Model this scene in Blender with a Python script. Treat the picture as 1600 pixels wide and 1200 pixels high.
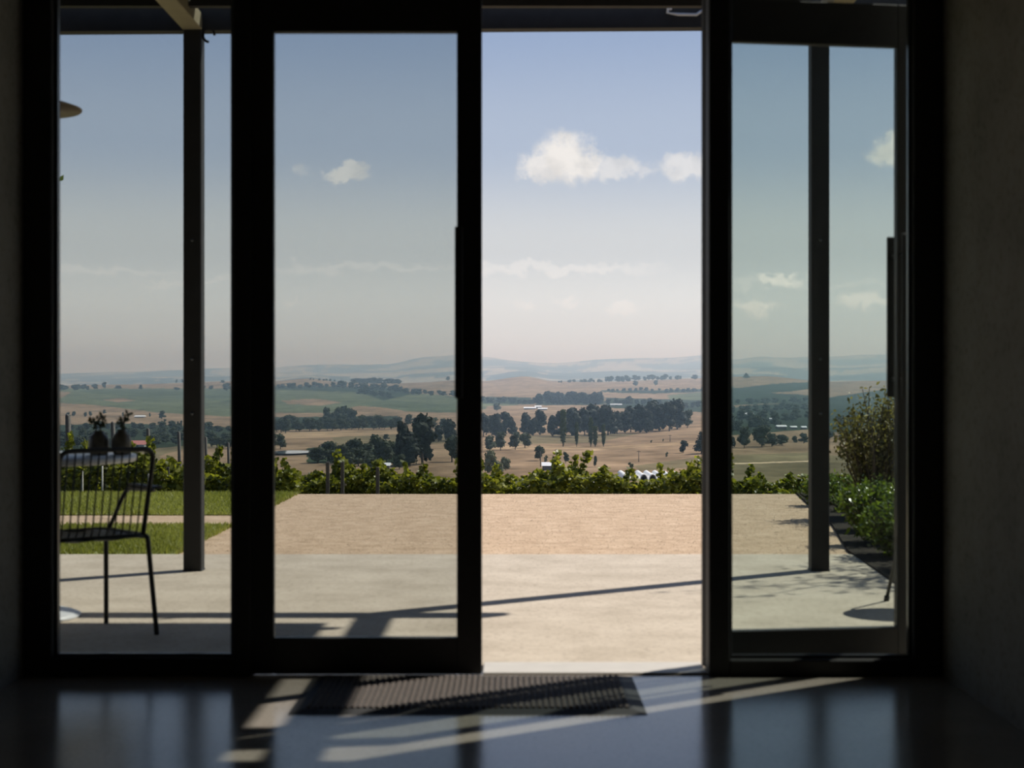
import bpy, math, random
import numpy as np
from mathutils import Vector, Matrix

random.seed(7)
RNG = np.random.default_rng(11)
scene = bpy.context.scene
col = scene.collection
for o in list(bpy.data.objects):
    bpy.data.objects.remove(o)

# ------------------------------------------------------------------ camera
EYE, F, CX, CY = 1.13, 2500.0, 800.0, 600.0        # metres, focal length in pixels of the 1600x1200 frame
cd = bpy.data.cameras.new('camera')
cam = bpy.data.objects.new('camera', cd)
col.objects.link(cam)
cam.location = (0, 0, EYE)
cam.rotation_euler = (math.pi / 2, 0, 0)
cd.sensor_width = 36.0
cd.lens = F / 1600 * 36.0
cd.clip_start = 0.05
cd.clip_end = 60000
cd.dof.use_dof = True
cd.dof.focus_distance = 60.0
cd.dof.aperture_fstop = 4.0
scene.camera = cam

vs = scene.view_settings
vs.view_transform = 'Standard'
vs.look = 'None'
vs.exposure = 0.0
vs.gamma = 1.0
vs.use_curve_mapping = False
scene.cycles.max_bounces = 10
scene.cycles.transparent_max_bounces = 24
scene.cycles.volume_bounces = 0
scene.cycles.use_denoising = True
scene.cycles.sample_clamp_indirect = 4.0
scene.cycles.sample_clamp_direct = 12.0

# ------------------------------------------------------------------ sky
def build_world():
    w = bpy.data.worlds.new('sky')
    scene.world = w
    w.use_nodes = True
    nt = w.node_tree
    N, L = nt.nodes, nt.links
    N.clear()
    out = N.new('ShaderNodeOutputWorld')
    bg = N.new('ShaderNodeBackground')
    bg.inputs['Strength'].default_value = SKY_STRENGTH
    L.new(bg.outputs[0], out.inputs[0])
    tc = N.new('ShaderNodeTexCoord')
    sep = N.new('ShaderNodeSeparateXYZ')
    L.new(tc.outputs['Generated'], sep.inputs[0])

    def math_(op, a, b=None, clamp=False):
        n = N.new('ShaderNodeMath'); n.operation = op; n.use_clamp = clamp
        for i, v in enumerate((a, b)):
            if v is None: continue
            if isinstance(v, (int, float)): n.inputs[i].default_value = v
            else: L.new(v, n.inputs[i])
        return n.outputs[0]
    ramp = N.new('ShaderNodeValToRGB')
    L.new(sep.outputs['Z'], ramp.inputs[0])
    cr = ramp.color_ramp
    cr.interpolation = 'EASE'
    stops = SKY_STOPS
    cr.elements[0].position, cr.elements[0].color = stops[0][0], (*stops[0][1], 1)
    cr.elements[1].position, cr.elements[1].color = stops[1][0], (*stops[1][1], 1)
    for p, c in stops[2:]:
        e = cr.elements.new(p); e.color = (*c, 1)
    # clouds: soft ellipses at azimuth / elevation, broken up by noise
    az = math_('ARCTAN2', sep.outputs['X'], sep.outputs['Y'])
    el = math_('ARCSINE', sep.outputs['Z'])
    comb = N.new('ShaderNodeCombineXYZ')
    L.new(az, comb.inputs[0]); L.new(el, comb.inputs[1])
    nz = N.new('ShaderNodeTexNoise')
    nz.inputs['Scale'].default_value = 75; nz.inputs['Detail'].default_value = 8; nz.inputs['Roughness'].default_value = 0.62
    L.new(comb.outputs[0], nz.inputs['Vector'])
    sub = N.new('ShaderNodeVectorMath'); sub.operation = 'SUBTRACT'; sub.inputs[1].default_value = (.5, .5, .5)
    L.new(nz.outputs['Color'], sub.inputs[0])
    scl = N.new('ShaderNodeVectorMath'); scl.operation = 'SCALE'; scl.inputs['Scale'].default_value = 0.026
    L.new(sub.outputs[0], scl.inputs[0])
    add = N.new('ShaderNodeVectorMath'); add.operation = 'ADD'
    L.new(comb.outputs[0], add.inputs[0]); L.new(scl.outputs[0], add.inputs[1])
    acc = {0: None, 1: None}
    clouds = [(878, 250, 46, 36, 1.0), (846, 262, 34, 22, .85), (912, 258, 36, 24, .95), (962, 263, 48, 17, .62), (1000, 266, 30, 9, .4),
              (1070, 260, 42, 18, .66), (932, 236, 14, 9, .4), (1392, 236, 34, 22, 1.0), (1402, 222, 18, 20, 1.0), (538, 275, 36, 12, .75), (556, 266, 18, 10, .7),
              (467, 265, 15, 8, .3), (1218, 438, 34, 10, .9), (1180, 479, 36, 11, .8), (1350, 472, 40, 11, .75), (1165, 446, 26, 6, .25),
              (970, 485, 26, 10, .25), (885, 468, 18, 7, .22), (820, 482, 14, 6, .18), (458, 474, 14, 6, .25), (1440, 470, 40, 9, .4),
              (300, 440, 90, 5, .2), (160, 424, 110, 6, .2), (560, 418, 170, 6, .2), (860, 420, 160, 9, .22), (1330, 445, 90, 4, .2),
              (-250, 330, 120, 40, .8), (1900, 300, 150, 50, .9), (2300, 420, 160, 30, .7), (-700, 420, 160, 26, .7)]
    for (x, y, rx, ry, d) in clouds:
        a0 = math.atan((x - CX) / F)
        e0 = math.atan((CY - y) / F * math.cos(a0))
        m = N.new('ShaderNodeVectorMath'); m.operation = 'SUBTRACT'; m.inputs[1].default_value = (a0, e0, 0)
        L.new(add.outputs[0], m.inputs[0])
        k = N.new('ShaderNodeVectorMath'); k.operation = 'MULTIPLY'; k.inputs[1].default_value = (F / rx / 1.35, F / ry / 1.35, 0)
        L.new(m.outputs[0], k.inputs[0])
        ln = N.new('ShaderNodeVectorMath'); ln.operation = 'LENGTH'
        L.new(k.outputs[0], ln.inputs[0])
        mr = N.new('ShaderNodeMapRange'); mr.interpolation_type = 'SMOOTHSTEP'
        mr.inputs['From Min'].default_value = 1.0; mr.inputs['From Max'].default_value = 0.35
        mr.inputs['To Min'].default_value = 0.0; mr.inputs['To Max'].default_value = d
        L.new(ln.outputs['Value'], mr.inputs['Value'])
        g = int(y > 400)                     # low clouds are seen through the haze and are sunlit
        acc[g] = mr.outputs[0] if acc[g] is None else math_('MAXIMUM', acc[g], mr.outputs[0])
    mix = N.new('ShaderNodeMix'); mix.data_type = 'RGBA'
    L.new(math_('MULTIPLY', acc[0], CLOUD_MAX, True), mix.inputs['Factor'])
    L.new(ramp.outputs[0], mix.inputs['A'])
    nz2 = N.new('ShaderNodeTexNoise'); nz2.inputs['Scale'].default_value = 60; nz2.inputs['Detail'].default_value = 5
    L.new(comb.outputs[0], nz2.inputs['Vector'])
    cr2 = N.new('ShaderNodeValToRGB')
    cr2.color_ramp.elements[0].position = .38; cr2.color_ramp.elements[0].color = (*[c * .84 for c in CLOUD_COL], 1)
    cr2.color_ramp.elements[1].position = .55; cr2.color_ramp.elements[1].color = (*CLOUD_COL, 1)
    L.new(nz2.outputs[0], cr2.inputs[0])
    L.new(cr2.outputs[0], mix.inputs['B'])
    mix2 = N.new('ShaderNodeMix'); mix2.data_type = 'RGBA'
    L.new(math_('MULTIPLY', acc[1], CLOUD_MAX, True), mix2.inputs['Factor'])
    L.new(mix.outputs['Result'], mix2.inputs['A']); mix2.inputs['B'].default_value = (*[c * 1.45 for c in CLOUD_COL], 1)
    lowf = N.new('ShaderNodeMapRange'); lowf.inputs['From Min'].default_value = 0.0; lowf.inputs['From Max'].default_value = -.02
    L.new(sep.outputs['Z'], lowf.inputs['Value'])
    mix3 = N.new('ShaderNodeMix'); mix3.data_type = 'RGBA'      # the land goes on below the horizon
    L.new(lowf.outputs[0], mix3.inputs['Factor']); L.new(mix2.outputs['Result'], mix3.inputs['A']); mix3.inputs['B'].default_value = (.30, .25, .18, 1)
    L.new(mix3.outputs['Result'], bg.inputs['Color'])

SKY_STRENGTH = 1.0
SKY_STOPS = [(0.0, (1.10, 1.17, 1.18)), (1.0, (.075, .12, .24)), (.045, (.88, .92, .92)), (.085, (.66, .69, .715)), (.15, (.40, .475, .63)), (.23, (.265, .355, .56)), (.5, (.145, .21, .37))]
CLOUD_COL = (.92, .89, .85)
CLOUD_MAX = 1.0
build_world()

# ------------------------------------------------------------------ sun
SUN_DIR = Vector((0.762, 0.561, 1.0)).normalized()   # towards the sun
sd = bpy.data.lights.new('sun_offscreen', 'SUN')
sd.energy = 5.2
sd.color = (1.0, .945, .86)
sd.angle = math.radians(0.53)
sun = bpy.data.objects.new('sun_offscreen', sd)
col.objects.link(sun)
sun.location = (30, 20, 40)
sun.rotation_euler = SUN_DIR.to_track_quat('Z', 'Y').to_euler()

# ================================================================== helpers
def px(x, y, D):
    """pixel of the photograph at distance D along the view -> world point"""
    return Vector(((x - CX) * D / F, D, EYE - (y - CY) * D / F))

def new_mat(name):
    m = bpy.data.materials.new(name)
    m.use_nodes = True
    nt = m.node_tree
    b = nt.nodes['Principled BSDF']
    return m, nt, b

def noise_node(nt, scale, detail=4, rough=.55, coord='Object', vec_scale=None):
    tc = nt.nodes.new('ShaderNodeTexCoord')
    n = nt.nodes.new('ShaderNodeTexNoise')
    n.inputs['Scale'].default_value = scale
    n.inputs['Detail'].default_value = detail
    n.inputs['Roughness'].default_value = rough
    src = tc.outputs[coord]
    if vec_scale:
        mp = nt.nodes.new('ShaderNodeMapping'); mp.inputs['Scale'].default_value = vec_scale
        nt.links.new(src, mp.inputs[0]); src = mp.outputs[0]
    nt.links.new(src, n.inputs['Vector'])
    return n

def ramp_node(nt, fac, stops):
    r = nt.nodes.new('ShaderNodeValToRGB')
    e = r.color_ramp.elements
    e[0].position, e[0].color = stops[0][0], (*stops[0][1], 1)
    e[1].position, e[1].color = stops[-1][0], (*stops[-1][1], 1)
    for p, c in stops[1:-1]:
        q = e.new(p); q.color = (*c, 1)
    nt.links.new(fac, r.inputs[0])
    return r.outputs[0]

def bump(nt, b, height, strength=.3, dist=.02):
    n = nt.nodes.new('ShaderNodeBump')
    n.inputs['Strength'].default_value = strength
    n.inputs['Distance'].default_value = dist
    nt.links.new(height, n.inputs['Height'])
    nt.links.new(n.outputs[0], b.inputs['Normal'])

def mix_col(nt, fac, a, b_, blend='MIX'):
    m = nt.nodes.new('ShaderNodeMix'); m.data_type = 'RGBA'; m.blend_type = blend
    for k, v in (('Factor', fac), ('A', a), ('B', b_)):
        if isinstance(v, (int, float)): m.inputs[k].default_value = v
        elif isinstance(v, tuple): m.inputs[k].default_value = (*v, 1)
        else: nt.links.new(v, m.inputs[k])
    return m.outputs['Result']

def simple(name, c, rough=.5, metal=0.0, var=.12, scale=20, spec=.5, bmp=0.0):
    m, nt, b = new_mat(name)
    n = noise_node(nt, scale)
    lo = tuple(max(0, v * (1 - var)) for v in c); hi = tuple(min(1, v * (1 + var)) for v in c)
    nt.links.new(ramp_node(nt, n.outputs[0], [(.3, lo), (.7, hi)]), b.inputs['Base Color'])
    b.inputs['Roughness'].default_value = rough
    b.inputs['Metallic'].default_value = metal
    b.inputs['Specular IOR Level'].default_value = spec
    if bmp: bump(nt, b, n.outputs[0], bmp, .01)
    return m

def leaf_mat(name, dark, light, trans=.45, rough=.4, spec=.5, scale=3.0, attr=True):
    """leaf: coloured per leaf, light shows through"""
    m = bpy.data.materials.new(name); m.use_nodes = True
    nt = m.node_tree; N = nt.nodes; L = nt.links
    b = N['Principled BSDF']; out = N['Material Output']
    if attr:
        a = N.new('ShaderNodeAttribute'); a.attribute_name = 'tint'; fac = a.outputs['Fac']
    else:
        fac = noise_node(nt, scale).outputs[0]
    c = ramp_node(nt, fac, [(0.0, dark), (1.0, light)])
    L.new(c, b.inputs['Base Color'])
    b.inputs['Roughness'].default_value = rough
    b.inputs['Specular IOR Level'].default_value = spec
    t = N.new('ShaderNodeBsdfTranslucent')
    L.new(mix_col(nt, 1.0, c, (1.0, 1.0, .45), 'MULTIPLY'), t.inputs['Color'])
    mx = N.new('ShaderNodeMixShader'); mx.inputs[0].default_value = trans
    L.new(b.outputs[0], mx.inputs[1]); L.new(t.outputs[0], mx.inputs[2])
    L.new(mx.outputs[0], out.inputs['Surface'])
    return m

class MB:
    """collects geometry of ONE part"""
    def __init__(s): s.v = []; s.f = []; s.smooth = []; s.mi = []; s.tint = []
    def add(s, verts, faces, smooth=False, mi=0):
        k = len(s.v); s.v.extend([tuple(p) for p in verts])
        for f in faces:
            s.f.append(tuple(i + k for i in f)); s.smooth.append(smooth); s.mi.append(mi)
    def box(s, a, b, mi=0, M=None, bev=0.0):
        x0, y0, z0 = a; x1, y1, z1 = b
        if bev > 0:
            e = bev
            ring = lambda z, i: [(x0 + i, y0 + e * (i == 0) + i * 1.0, z)]
            pts = []
            for (z, ins) in ((z0, e), (z0 + e, 0), (z1 - e, 0), (z1, e)):
                xa, xb, ya, yb = x0 + ins, x1 - ins, y0 + ins, y1 - ins
                c = e if ins == 0 else e * .6
                pts += [(xa + c, ya, z), (xb - c, ya, z), (xb, ya + c, z), (xb, yb - c, z), (xb - c, yb, z), (xa + c, yb, z), (xa, yb - c, z), (xa, ya + c, z)]
            fs = [tuple(range(7, -1, -1)), tuple(range(24, 32))]
            for r in range(3):
                for i in range(8):
                    j = (i + 1) % 8
                    fs.append((r * 8 + i, r * 8 + j, r * 8 + 8 + j, r * 8 + 8 + i))
        else:
            pts = [(x0, y0, z0), (x1, y0, z0), (x1, y1, z0), (x0, y1, z0), (x0, y0, z1), (x1, y0, z1), (x1, y1, z1), (x0, y1, z1)]
            fs = [(3, 2, 1, 0), (4, 5, 6, 7), (0, 1, 5, 4), (1, 2, 6, 5), (2, 3, 7, 6), (3, 0, 4, 7)]
        if M is not None: pts = [M @ Vector(p) for p in pts]
        s.add(pts, fs, False, mi)
        return s
    def tube(s, path, r, n=8, mi=0, caps=True):
        P = [Vector(p) for p in path]
        rs = r if isinstance(r, (list, tuple)) else [r] * len(P)
        vs_, fs = [], []
        up = None
        for i, p in enumerate(P):
            t = (P[min(i + 1, len(P) - 1)] - P[max(i - 1, 0)]).normalized()
            if up is None:
                up = Vector((0, 0, 1)) if abs(t.z) < .9 else Vector((1, 0, 0))
            a = t.cross(up).normalized(); up = a.cross(t).normalized()
            for k in range(n):
                th = 2 * math.pi * k / n
                vs_.append(p + (a * math.cos(th) + up * math.sin(th)) * rs[i])
        for i in range(len(P) - 1):
            for k in range(n):
                j = (k + 1) % n
                fs.append((i * n + k, i * n + j, (i + 1) * n + j, (i + 1) * n + k))
        if caps:
            fs.append(tuple(range(n - 1, -1, -1))); fs.append(tuple(range((len(P) - 1) * n, len(P) * n)))
        s.add(vs_, fs, True, mi)
        return s
    def lathe(s, prof, n=24, mi=0, M=None):
        vs_, fs = [], []
        for r, z in prof:
            for k in range(n):
                th = 2 * math.pi * k / n
                vs_.append(Vector((r * math.cos(th), r * math.sin(th), z)))
        for i in range(len(prof) - 1):
            for k in range(n):
                j = (k + 1) % n
                fs.append((i * n + k, i * n + j, (i + 1) * n + j, (i + 1) * n + k))
        if prof[0][0] > 1e-5: fs.append(tuple(range(n - 1, -1, -1)))
        if prof[-1][0] > 1e-5: fs.append(tuple(range((len(prof) - 1) * n, len(prof) * n)))
        if M is not None: vs_ = [M @ v for v in vs_]
        s.add(vs_, fs, True, mi)
        return s
    def mesh(s, name, mats):
        me = bpy.data.meshes.new(name)
        me.from_pydata(s.v, [], s.f)
        for m in (mats if isinstance(mats, (list, tuple)) else [mats]): me.materials.append(m)
        me.polygons.foreach_set('use_smooth', s.smooth)
        me.polygons.foreach_set('material_index', s.mi)
        if s.tint:
            a = me.attributes.new('tint', 'FLOAT', 'POINT')
            a.data.foreach_set('value', s.tint)
        me.update()
        return me
    def build(s, name, mats, parent=None):
        return put(name, s.mesh(name, mats), parent)

def put(name, me, parent=None, loc=None, rz=0.0, sc=None):
    o = bpy.data.objects.new(name, me)
    col.objects.link(o)
    if parent is not None: o.parent = parent
    if loc is not None: o.location = loc
    if rz: o.rotation_euler = (0, 0, rz)
    if sc is not None: o.scale = sc
    return o

def tag(o, label=None, cat=None, group=None, kind=None):
    if label: o['label'] = label
    if cat: o['category'] = cat
    if group: o['group'] = group
    if kind: o['kind'] = kind
    return o

def thing(name, loc, label, cat, group=None, rz=0.0):
    return tag(put(name, None, None, loc, rz), label, cat, group)

def leaves(mb, centers, size, normals=None, lobed=False, droop=.3, rnd=random, jitter=.9):
    """adds bent leaves (with tint per leaf)"""
    for i, c in enumerate(centers):
        sz = size * rnd.uniform(.65, 1.25)
        n = Vector((rnd.gauss(0, 1), rnd.gauss(0, 1), rnd.gauss(0, 1) + .35))
        if normals is not None: n = n * jitter + Vector(normals[i]) * 1.2
        if n.length < 1e-4: n = Vector((0, 0, 1))
        n.normalize()
        t = n.orthogonal().normalized()
        t.rotate(Matrix.Rotation(rnd.uniform(0, 6.283), 3, n))
        b = n.cross(t)
        c = Vector(c)
        if lobed:
            pts = [c, c + (t * .45 + b * .55) * sz - n * sz * .1, c + t * 1.0 * sz - n * droop * sz * .5, c + (t * .45 - b * .55) * sz - n * sz * .1,
                   c + (b * .5 - t * .1) * sz, c + (-b * .5 - t * .1) * sz]
            fs = [(0, 2, 1), (0, 3, 2), (0, 1, 4), (0, 5, 3)]
        else:
            pts = [c, c + (t * .5 + b * .28) * sz + n * .05 * sz, c + t * sz - n * droop * sz * .4, c + (t * .5 - b * .28) * sz + n * .05 * sz]
            fs = [(0, 3, 2), (0, 2, 1)]
        mb.add(pts, fs, False)
        tv = rnd.random()
        mb.tint.extend([tv] * len(pts))

# ================================================================== materials
M = {}
M['black_metal'] = simple('charcoal_powder_coat', (.046, .046, .046), .6, 0, .06, 40, spec=.2)
M['bead'] = simple('anodised_bead', (.10, .105, .11), .28, .6, .1, 40)
M['steel_dark'] = simple('dark_painted_steel', (.028, .028, .029), .6, 0, .15, 15, spec=.25)
M['chair_metal'] = simple('black_chair_metal', (.012, .014, .013), .45, 0, .15, 30)
M['seat_green'] = simple('dark_green_seat', (.012, .02, .017), .55, 0, .2, 30)
M['pale_metal'] = simple('pale_painted_metal', (.62, .62, .62), .4, 0, .06, 8)
M['table_white'] = simple('white_table_top', (.62, .62, .61), .3, 0, .05, 6)
M['glazed_clay'] = simple('dark_stoneware', (.10, .085, .06), .4, 0, .5, 25)
M['shade_metal'] = simple('bronze_shade', (.20, .16, .11), .4, .2, .2, 12)
M['timber_grey'] = simple('weathered_timber', (.10, .09, .08), .8, 0, .35, 30)
M['stake_white'] = simple('pale_stake', (.62, .58, .5), .6, 0, .1, 20)
M['bark'] = simple('bark', (.09, .07, .05), .9, 0, .35, 25, bmp=.4)
M['roof_under'] = simple('dark_roof_sheet', (.02, .02, .02), .8, 0, .2, 4, spec=.15)
M['rafter'] = simple('bounce_lit_rafter', (.24, .21, .13), .6, 0, .12, 10)  # yellowish colour paints in ground light bounced onto the undersides

def concrete(name, lo, mid, hi, rough, scale, bmp, fine=120, spec=.4):
    m, nt, b = new_mat(name)
    n1 = noise_node(nt, scale, 6, .6)
    n2 = noise_node(nt, fine, 3, .7)
    c = ramp_node(nt, n1.outputs[0], [(.3, lo), (.5, mid), (.72, hi)])
    sp = ramp_node(nt, n2.outputs[0], [(.3, (.62, .6, .58)), (.48, (1, 1, 1)), (.72, (1.0, 1.0, 1.0))])
    nt.links.new(mix_col(nt, .8, c, sp, 'MULTIPLY'), b.inputs['Base Color'])
    b.inputs['Roughness'].default_value = rough
    b.inputs['Specular IOR Level'].default_value = spec
    if bmp: bump(nt, b, n2.outputs[0], bmp, .01)
    return m
M['slab'] = concrete('patio_concrete', (.46, .385, .295), (.56, .475, .375), (.64, .55, .44), .85, 2.6, .3, 34)
M['floor'] = concrete('polished_concrete', (.27, .24, .20), (.33, .295, .25), (.39, .355, .30), .17, 1.2, .035, 60, .55)
M['wall'] = concrete('rendered_wall', (.22, .21, .18), (.27, .255, .22), (.31, .295, .26), .9, 2.5, .15, 40, .2)
M['gravel'] = concrete('tan_gravel', (.46, .325, .215), (.58, .42, .285), (.68, .51, .36), .95, 5.0, .6, 26, .1)
M['soil'] = concrete('shaded_bed_soil', (.016, .012, .008), (.026, .019, .013), (.05, .038, .026), .95, 6, .8, 40, .2)  # dark soil, its colour deepened further to paint in the shrubs' shade
M['grass_ground'] = concrete('lawn_ground', (.17, .19, .05), (.24, .26, .08), (.33, .33, .12), .9, 3, .5, 60, .2)
M['grass'] = leaf_mat('grass_blade', (.21, .235, .05), (.50, .50, .18), .4, .5, .3)
M['vine_leaf'] = leaf_mat('vine_leaf', (.05, .075, .012), (.42, .42, .07), .5, .45, .4)
M['olive_leaf'] = leaf_mat('olive_shrub_leaf', (.08, .08, .028), (.42, .37, .16), .42, .45, .5)
M['gloss_leaf'] = leaf_mat('glossy_shrub_leaf', (.03, .06, .012), (.24, .33, .05), .4, .3, .6)
M['sprig_leaf'] = leaf_mat('sprig_leaf', (.02, .035, .02), (.06, .085, .05), .3, .5, .4)
M['pine_leaf'] = leaf_mat('pine_foliage', (.010, .018, .013), (.035, .050, .030), .12, .7, .2)
M['gum_leaf'] = leaf_mat('gum_foliage', (.030, .045, .022), (.085, .105, .055), .15, .7, .2)
M['poplar_leaf'] = leaf_mat('poplar_foliage', (.030, .050, .020), (.075, .10, .035), .2, .7, .2)
M['scrub_leaf'] = leaf_mat('scrub_foliage', (.07, .085, .045), (.17, .18, .10), .15, .7, .2)
M['shed_wall'] = simple('shed_wall', (.42, .40, .37), .7, 0, .1, .4)
M['shed_wall_dark'] = simple('shed_wall_dark', (.12, .11, .10), .8, 0, .1, .4)
M['roof_white'] = simple('white_iron_roof', (.85, .85, .85), .45, 0, .05, .3)
M['roof_red'] = simple('red_iron_roof', (.55, .20, .16), .6, 0, .1, .3)
M['white_net'] = simple('white_tunnel_skin', (.85, .85, .83), .6, 0, .05, .5)

def glass_mat(name, tint, refl=1.0):
    m = bpy.data.materials.new(name); m.use_nodes = True
    nt = m.node_tree; N = nt.nodes; L = nt.links
    N.remove(N['Principled BSDF']); out = N['Material Output']
    tr = N.new('ShaderNodeBsdfTransparent')
    # a faint unevenness of the tint film
    n = noise_node(nt, .6, 2)
    L.new(ramp_node(nt, n.outputs[0], [(.3, tuple(v * .99 for v in tint)), (.7, tint)]), tr.inputs['Color'])
    gl = N.new('ShaderNodeBsdfGlossy'); gl.inputs['Roughness'].default_value = 0.0
    fr = N.new('ShaderNodeLayerWeight'); fr.inputs['Blend'].default_value = .5                      # Schlick: the same on both faces of the pane
    pw = N.new('ShaderNodeMath'); pw.operation = 'POWER'; pw.inputs[1].default_value = 5.0
    L.new(fr.outputs['Facing'], pw.inputs[0])
    mu = N.new('ShaderNodeMath'); mu.operation = 'MULTIPLY_ADD'; mu.inputs[1].default_value = .96 * refl; mu.inputs[2].default_value = .035 * refl
    L.new(pw.outputs[0], mu.inputs[0])
    mx = N.new('ShaderNodeMixShader')
    L.new(mu.outputs[0], mx.inputs[0]); L.new(tr.outputs[0], mx.inputs[1]); L.new(gl.outputs[0], mx.inputs[2])
    L.new(mx.outputs[0], out.inputs['Surface'])
    return m
M['glass'] = glass_mat('tinted_glass', (.825, .85, .84))
M['glass_green'] = glass_mat('green_tinted_glass', (.905, .935, .92))

# ================================================================== room
X0, X1 = -1.89, 1.665          # inner faces of the side walls
DF0, DF1 = 6.18, 6.30          # door frame, inner and outer face
HEAD = 2.676                   # underside of the frame head
def struct(name, mb, m, parent=None):
    o = mb.build(name, m, parent)
    if parent is None: tag(o, kind='structure')
    return o

tag(struct('floor', MB().box((X0 - .3, -3.3, -.25), (X1 + .3, DF1, 0)), M['floor']), 'polished dark concrete floor inside the doorway', 'floor')
tag(struct('wall_left', MB().box((X0 - .3, -3.3, 0), (X0, DF1, 3.0)), M['wall']), 'rendered grey wall beside the clear sidelight', 'wall')
tag(struct('wall_right', MB().box((X1, -3.3, 0), (X1 + .3, DF1, 3.0)), M['wall']), 'rendered brown grey wall beside the opened door leaf', 'wall')
tag(struct('ceiling', MB().box((X0 - .3, -3.3, 3.0), (X1 + .3, DF1, 3.2)), M['wall']), 'ceiling of the entrance room', 'ceiling')
tag(struct('wall_back', MB().box((X0, -3.3, 0), (X1, -3.1, 3.0)), M['wall']), 'rear wall of the entrance room', 'wall')
wf = MB()
wf.box((X0 - 6.5, DF0, -.05), (X0 - .3, DF1, 3.6)); wf.box((X1 + .3, DF0, -.05), (X1 + 3.5, DF1, 3.6))
wf.box((X0, DF0, HEAD + .09), (X1, DF1, 3.0)); wf.box((X0 - .3, DF1 - .05, 3.2), (X1 + .3, DF1, 3.6))
tag(struct('wall_front', wf, M['wall']), 'outer house wall around the glazed doorway', 'wall')

# the black frame around the doorway
def frame_piece(name, a, b, m='black_metal', bev=.004):
    return MB().box(a, b, bev=bev)
XJ0, XM0a, XM0b = -1.778, -1.079, -1.012       # left jamb edge, left mullion
XM1a, XM1b, XJ1 = .761, .842, 1.552            # right mullion, right jamb edge
trim = put('trim_1', None); tag(trim, 'black metal frame of the glazed doorway', 'door frame', kind='structure')
for nm, a, b in (('jamb', (X0, DF0, 0), (XJ0, DF1, HEAD)), ('jamb', (XJ1, DF0, 0), (X1, DF1, HEAD)),
                 ('mullion', (XM0a, DF0, 0), (XM0b, DF1, HEAD)), ('mullion', (XM1a, DF0, 0), (XM1b, DF1, HEAD)),
                 ('head', (X0, DF0, HEAD), (X1, DF1, HEAD + .09)),
                 ('bottom_rail', (XJ0, DF0, 0), (XM0a, DF1, .070)), ('bottom_rail', (XM1b, DF0, 0), (XJ1, DF1, .064))):
    MB().box(a, b, bev=.005).build(nm, M['black_metal'], trim)
tag(struct('trim_2', MB().box((-.114, DF0 + .04, -.01), (XM1a, DF1 + .16, .008), bev=.003), simple('threshold_stone', (.62, .58, .52), .5, 0, .06, 9)), 'pale threshold strip in the open doorway', 'threshold')

def sidelight(name, xa, xb, zb, glass, label):
    w = put(name, None); tag(w, label, 'window', kind='structure')
    t = .014
    yb = DF0 + .035
    for a, b in (((xa, yb, zb), (xa + t, yb + .022, HEAD)), ((xb - t, yb, zb), (xb, yb + .022, HEAD)), ((xa + t, yb, zb), (xb - t, yb + .022, zb + t)), ((xa + t, yb, HEAD - t), (xb - t, yb + .022, HEAD))):
        MB().box(a, b, bev=.002).build('glazing_bead', M['bead'], w)
    MB().box((xa + .004, yb + .026, zb + .004), (xb - .004, yb + .034, HEAD - .004)).build('pane', glass, w)
    return w
sidelight('window_1', XJ0, XM0a, .070, M['glass'], 'fixed clear sidelight beside the closed door leaf')
sidelight('window_2', XM1b, XJ1, .064, M['glass_green'], 'fixed greenish sidelight in front of the folded back door leaf')
LEAF_W, ST = .905, .097
def door_leaf(name, loc, rz, glass, label, handle_far):
    """leaf in its own frame: x from hinge (0) to leading edge (LEAF_W), y thickness"""
    d = put(name, None, None, loc, rz); tag(d, label, 'door', kind='structure')
    z0, z1 = .004, 2.667
    gb, gt = .145, 2.497
    T = .046
    MB().box((0, 0, z0), (ST, T, z1), bev=.003).build('stile', M['black_metal'], d)
    MB().box((LEAF_W - ST, 0, z0), (LEAF_W, T, z1), bev=.003).build('stile', M['black_metal'], d)
    MB().box((ST, 0, z0), (LEAF_W - ST, T, gb), bev=.003).build('rail', M['black_metal'], d)
    MB().box((ST, 0, gt), (LEAF_W - ST, T, z1), bev=.003).build('rail', M['black_metal'], d)
    MB().box((ST + .001, .019, gb + .001), (LEAF_W - ST - .001, .027, gt - .001)).build('pane', glass, d)
    hx = LEAF_W - ST - .006
    for sgn in (-1, 1):
        y = -.055 if sgn < 0 else T + .055
        h = MB().box((hx, y - .008, 1.075), (hx + .030, y + .008, 1.735), bev=.003).build('handle', M['black_metal'], d)
        for z in (1.15, 1.655):
            ya, yb = (y + .008, 0) if sgn < 0 else (T, y - .008)
            MB().tube([(hx + .019, ya, z), (hx + .019, yb, z)], .007, 8).build('standoff', M['bead'], h)
    for z in (.25, 1.3, 2.35):
        MB().tube([(.012, T + .003, z - .05), (.012, T + .003, z + .05)], .006, 8).build('hinge', M['black_metal'], d)
    return d
door_leaf('door_1', (-1.022, DF0 + .025, 0), 0, M['glass'], 'closed glazed door leaf with black rails, its bottom rail near the mat', False)
d2 = door_leaf('door_2', (.765, DF1 + .062, 0), math.radians(8.6), M['glass_green'], 'opened glazed door leaf folded back outside the greenish sidelight', True)

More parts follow.
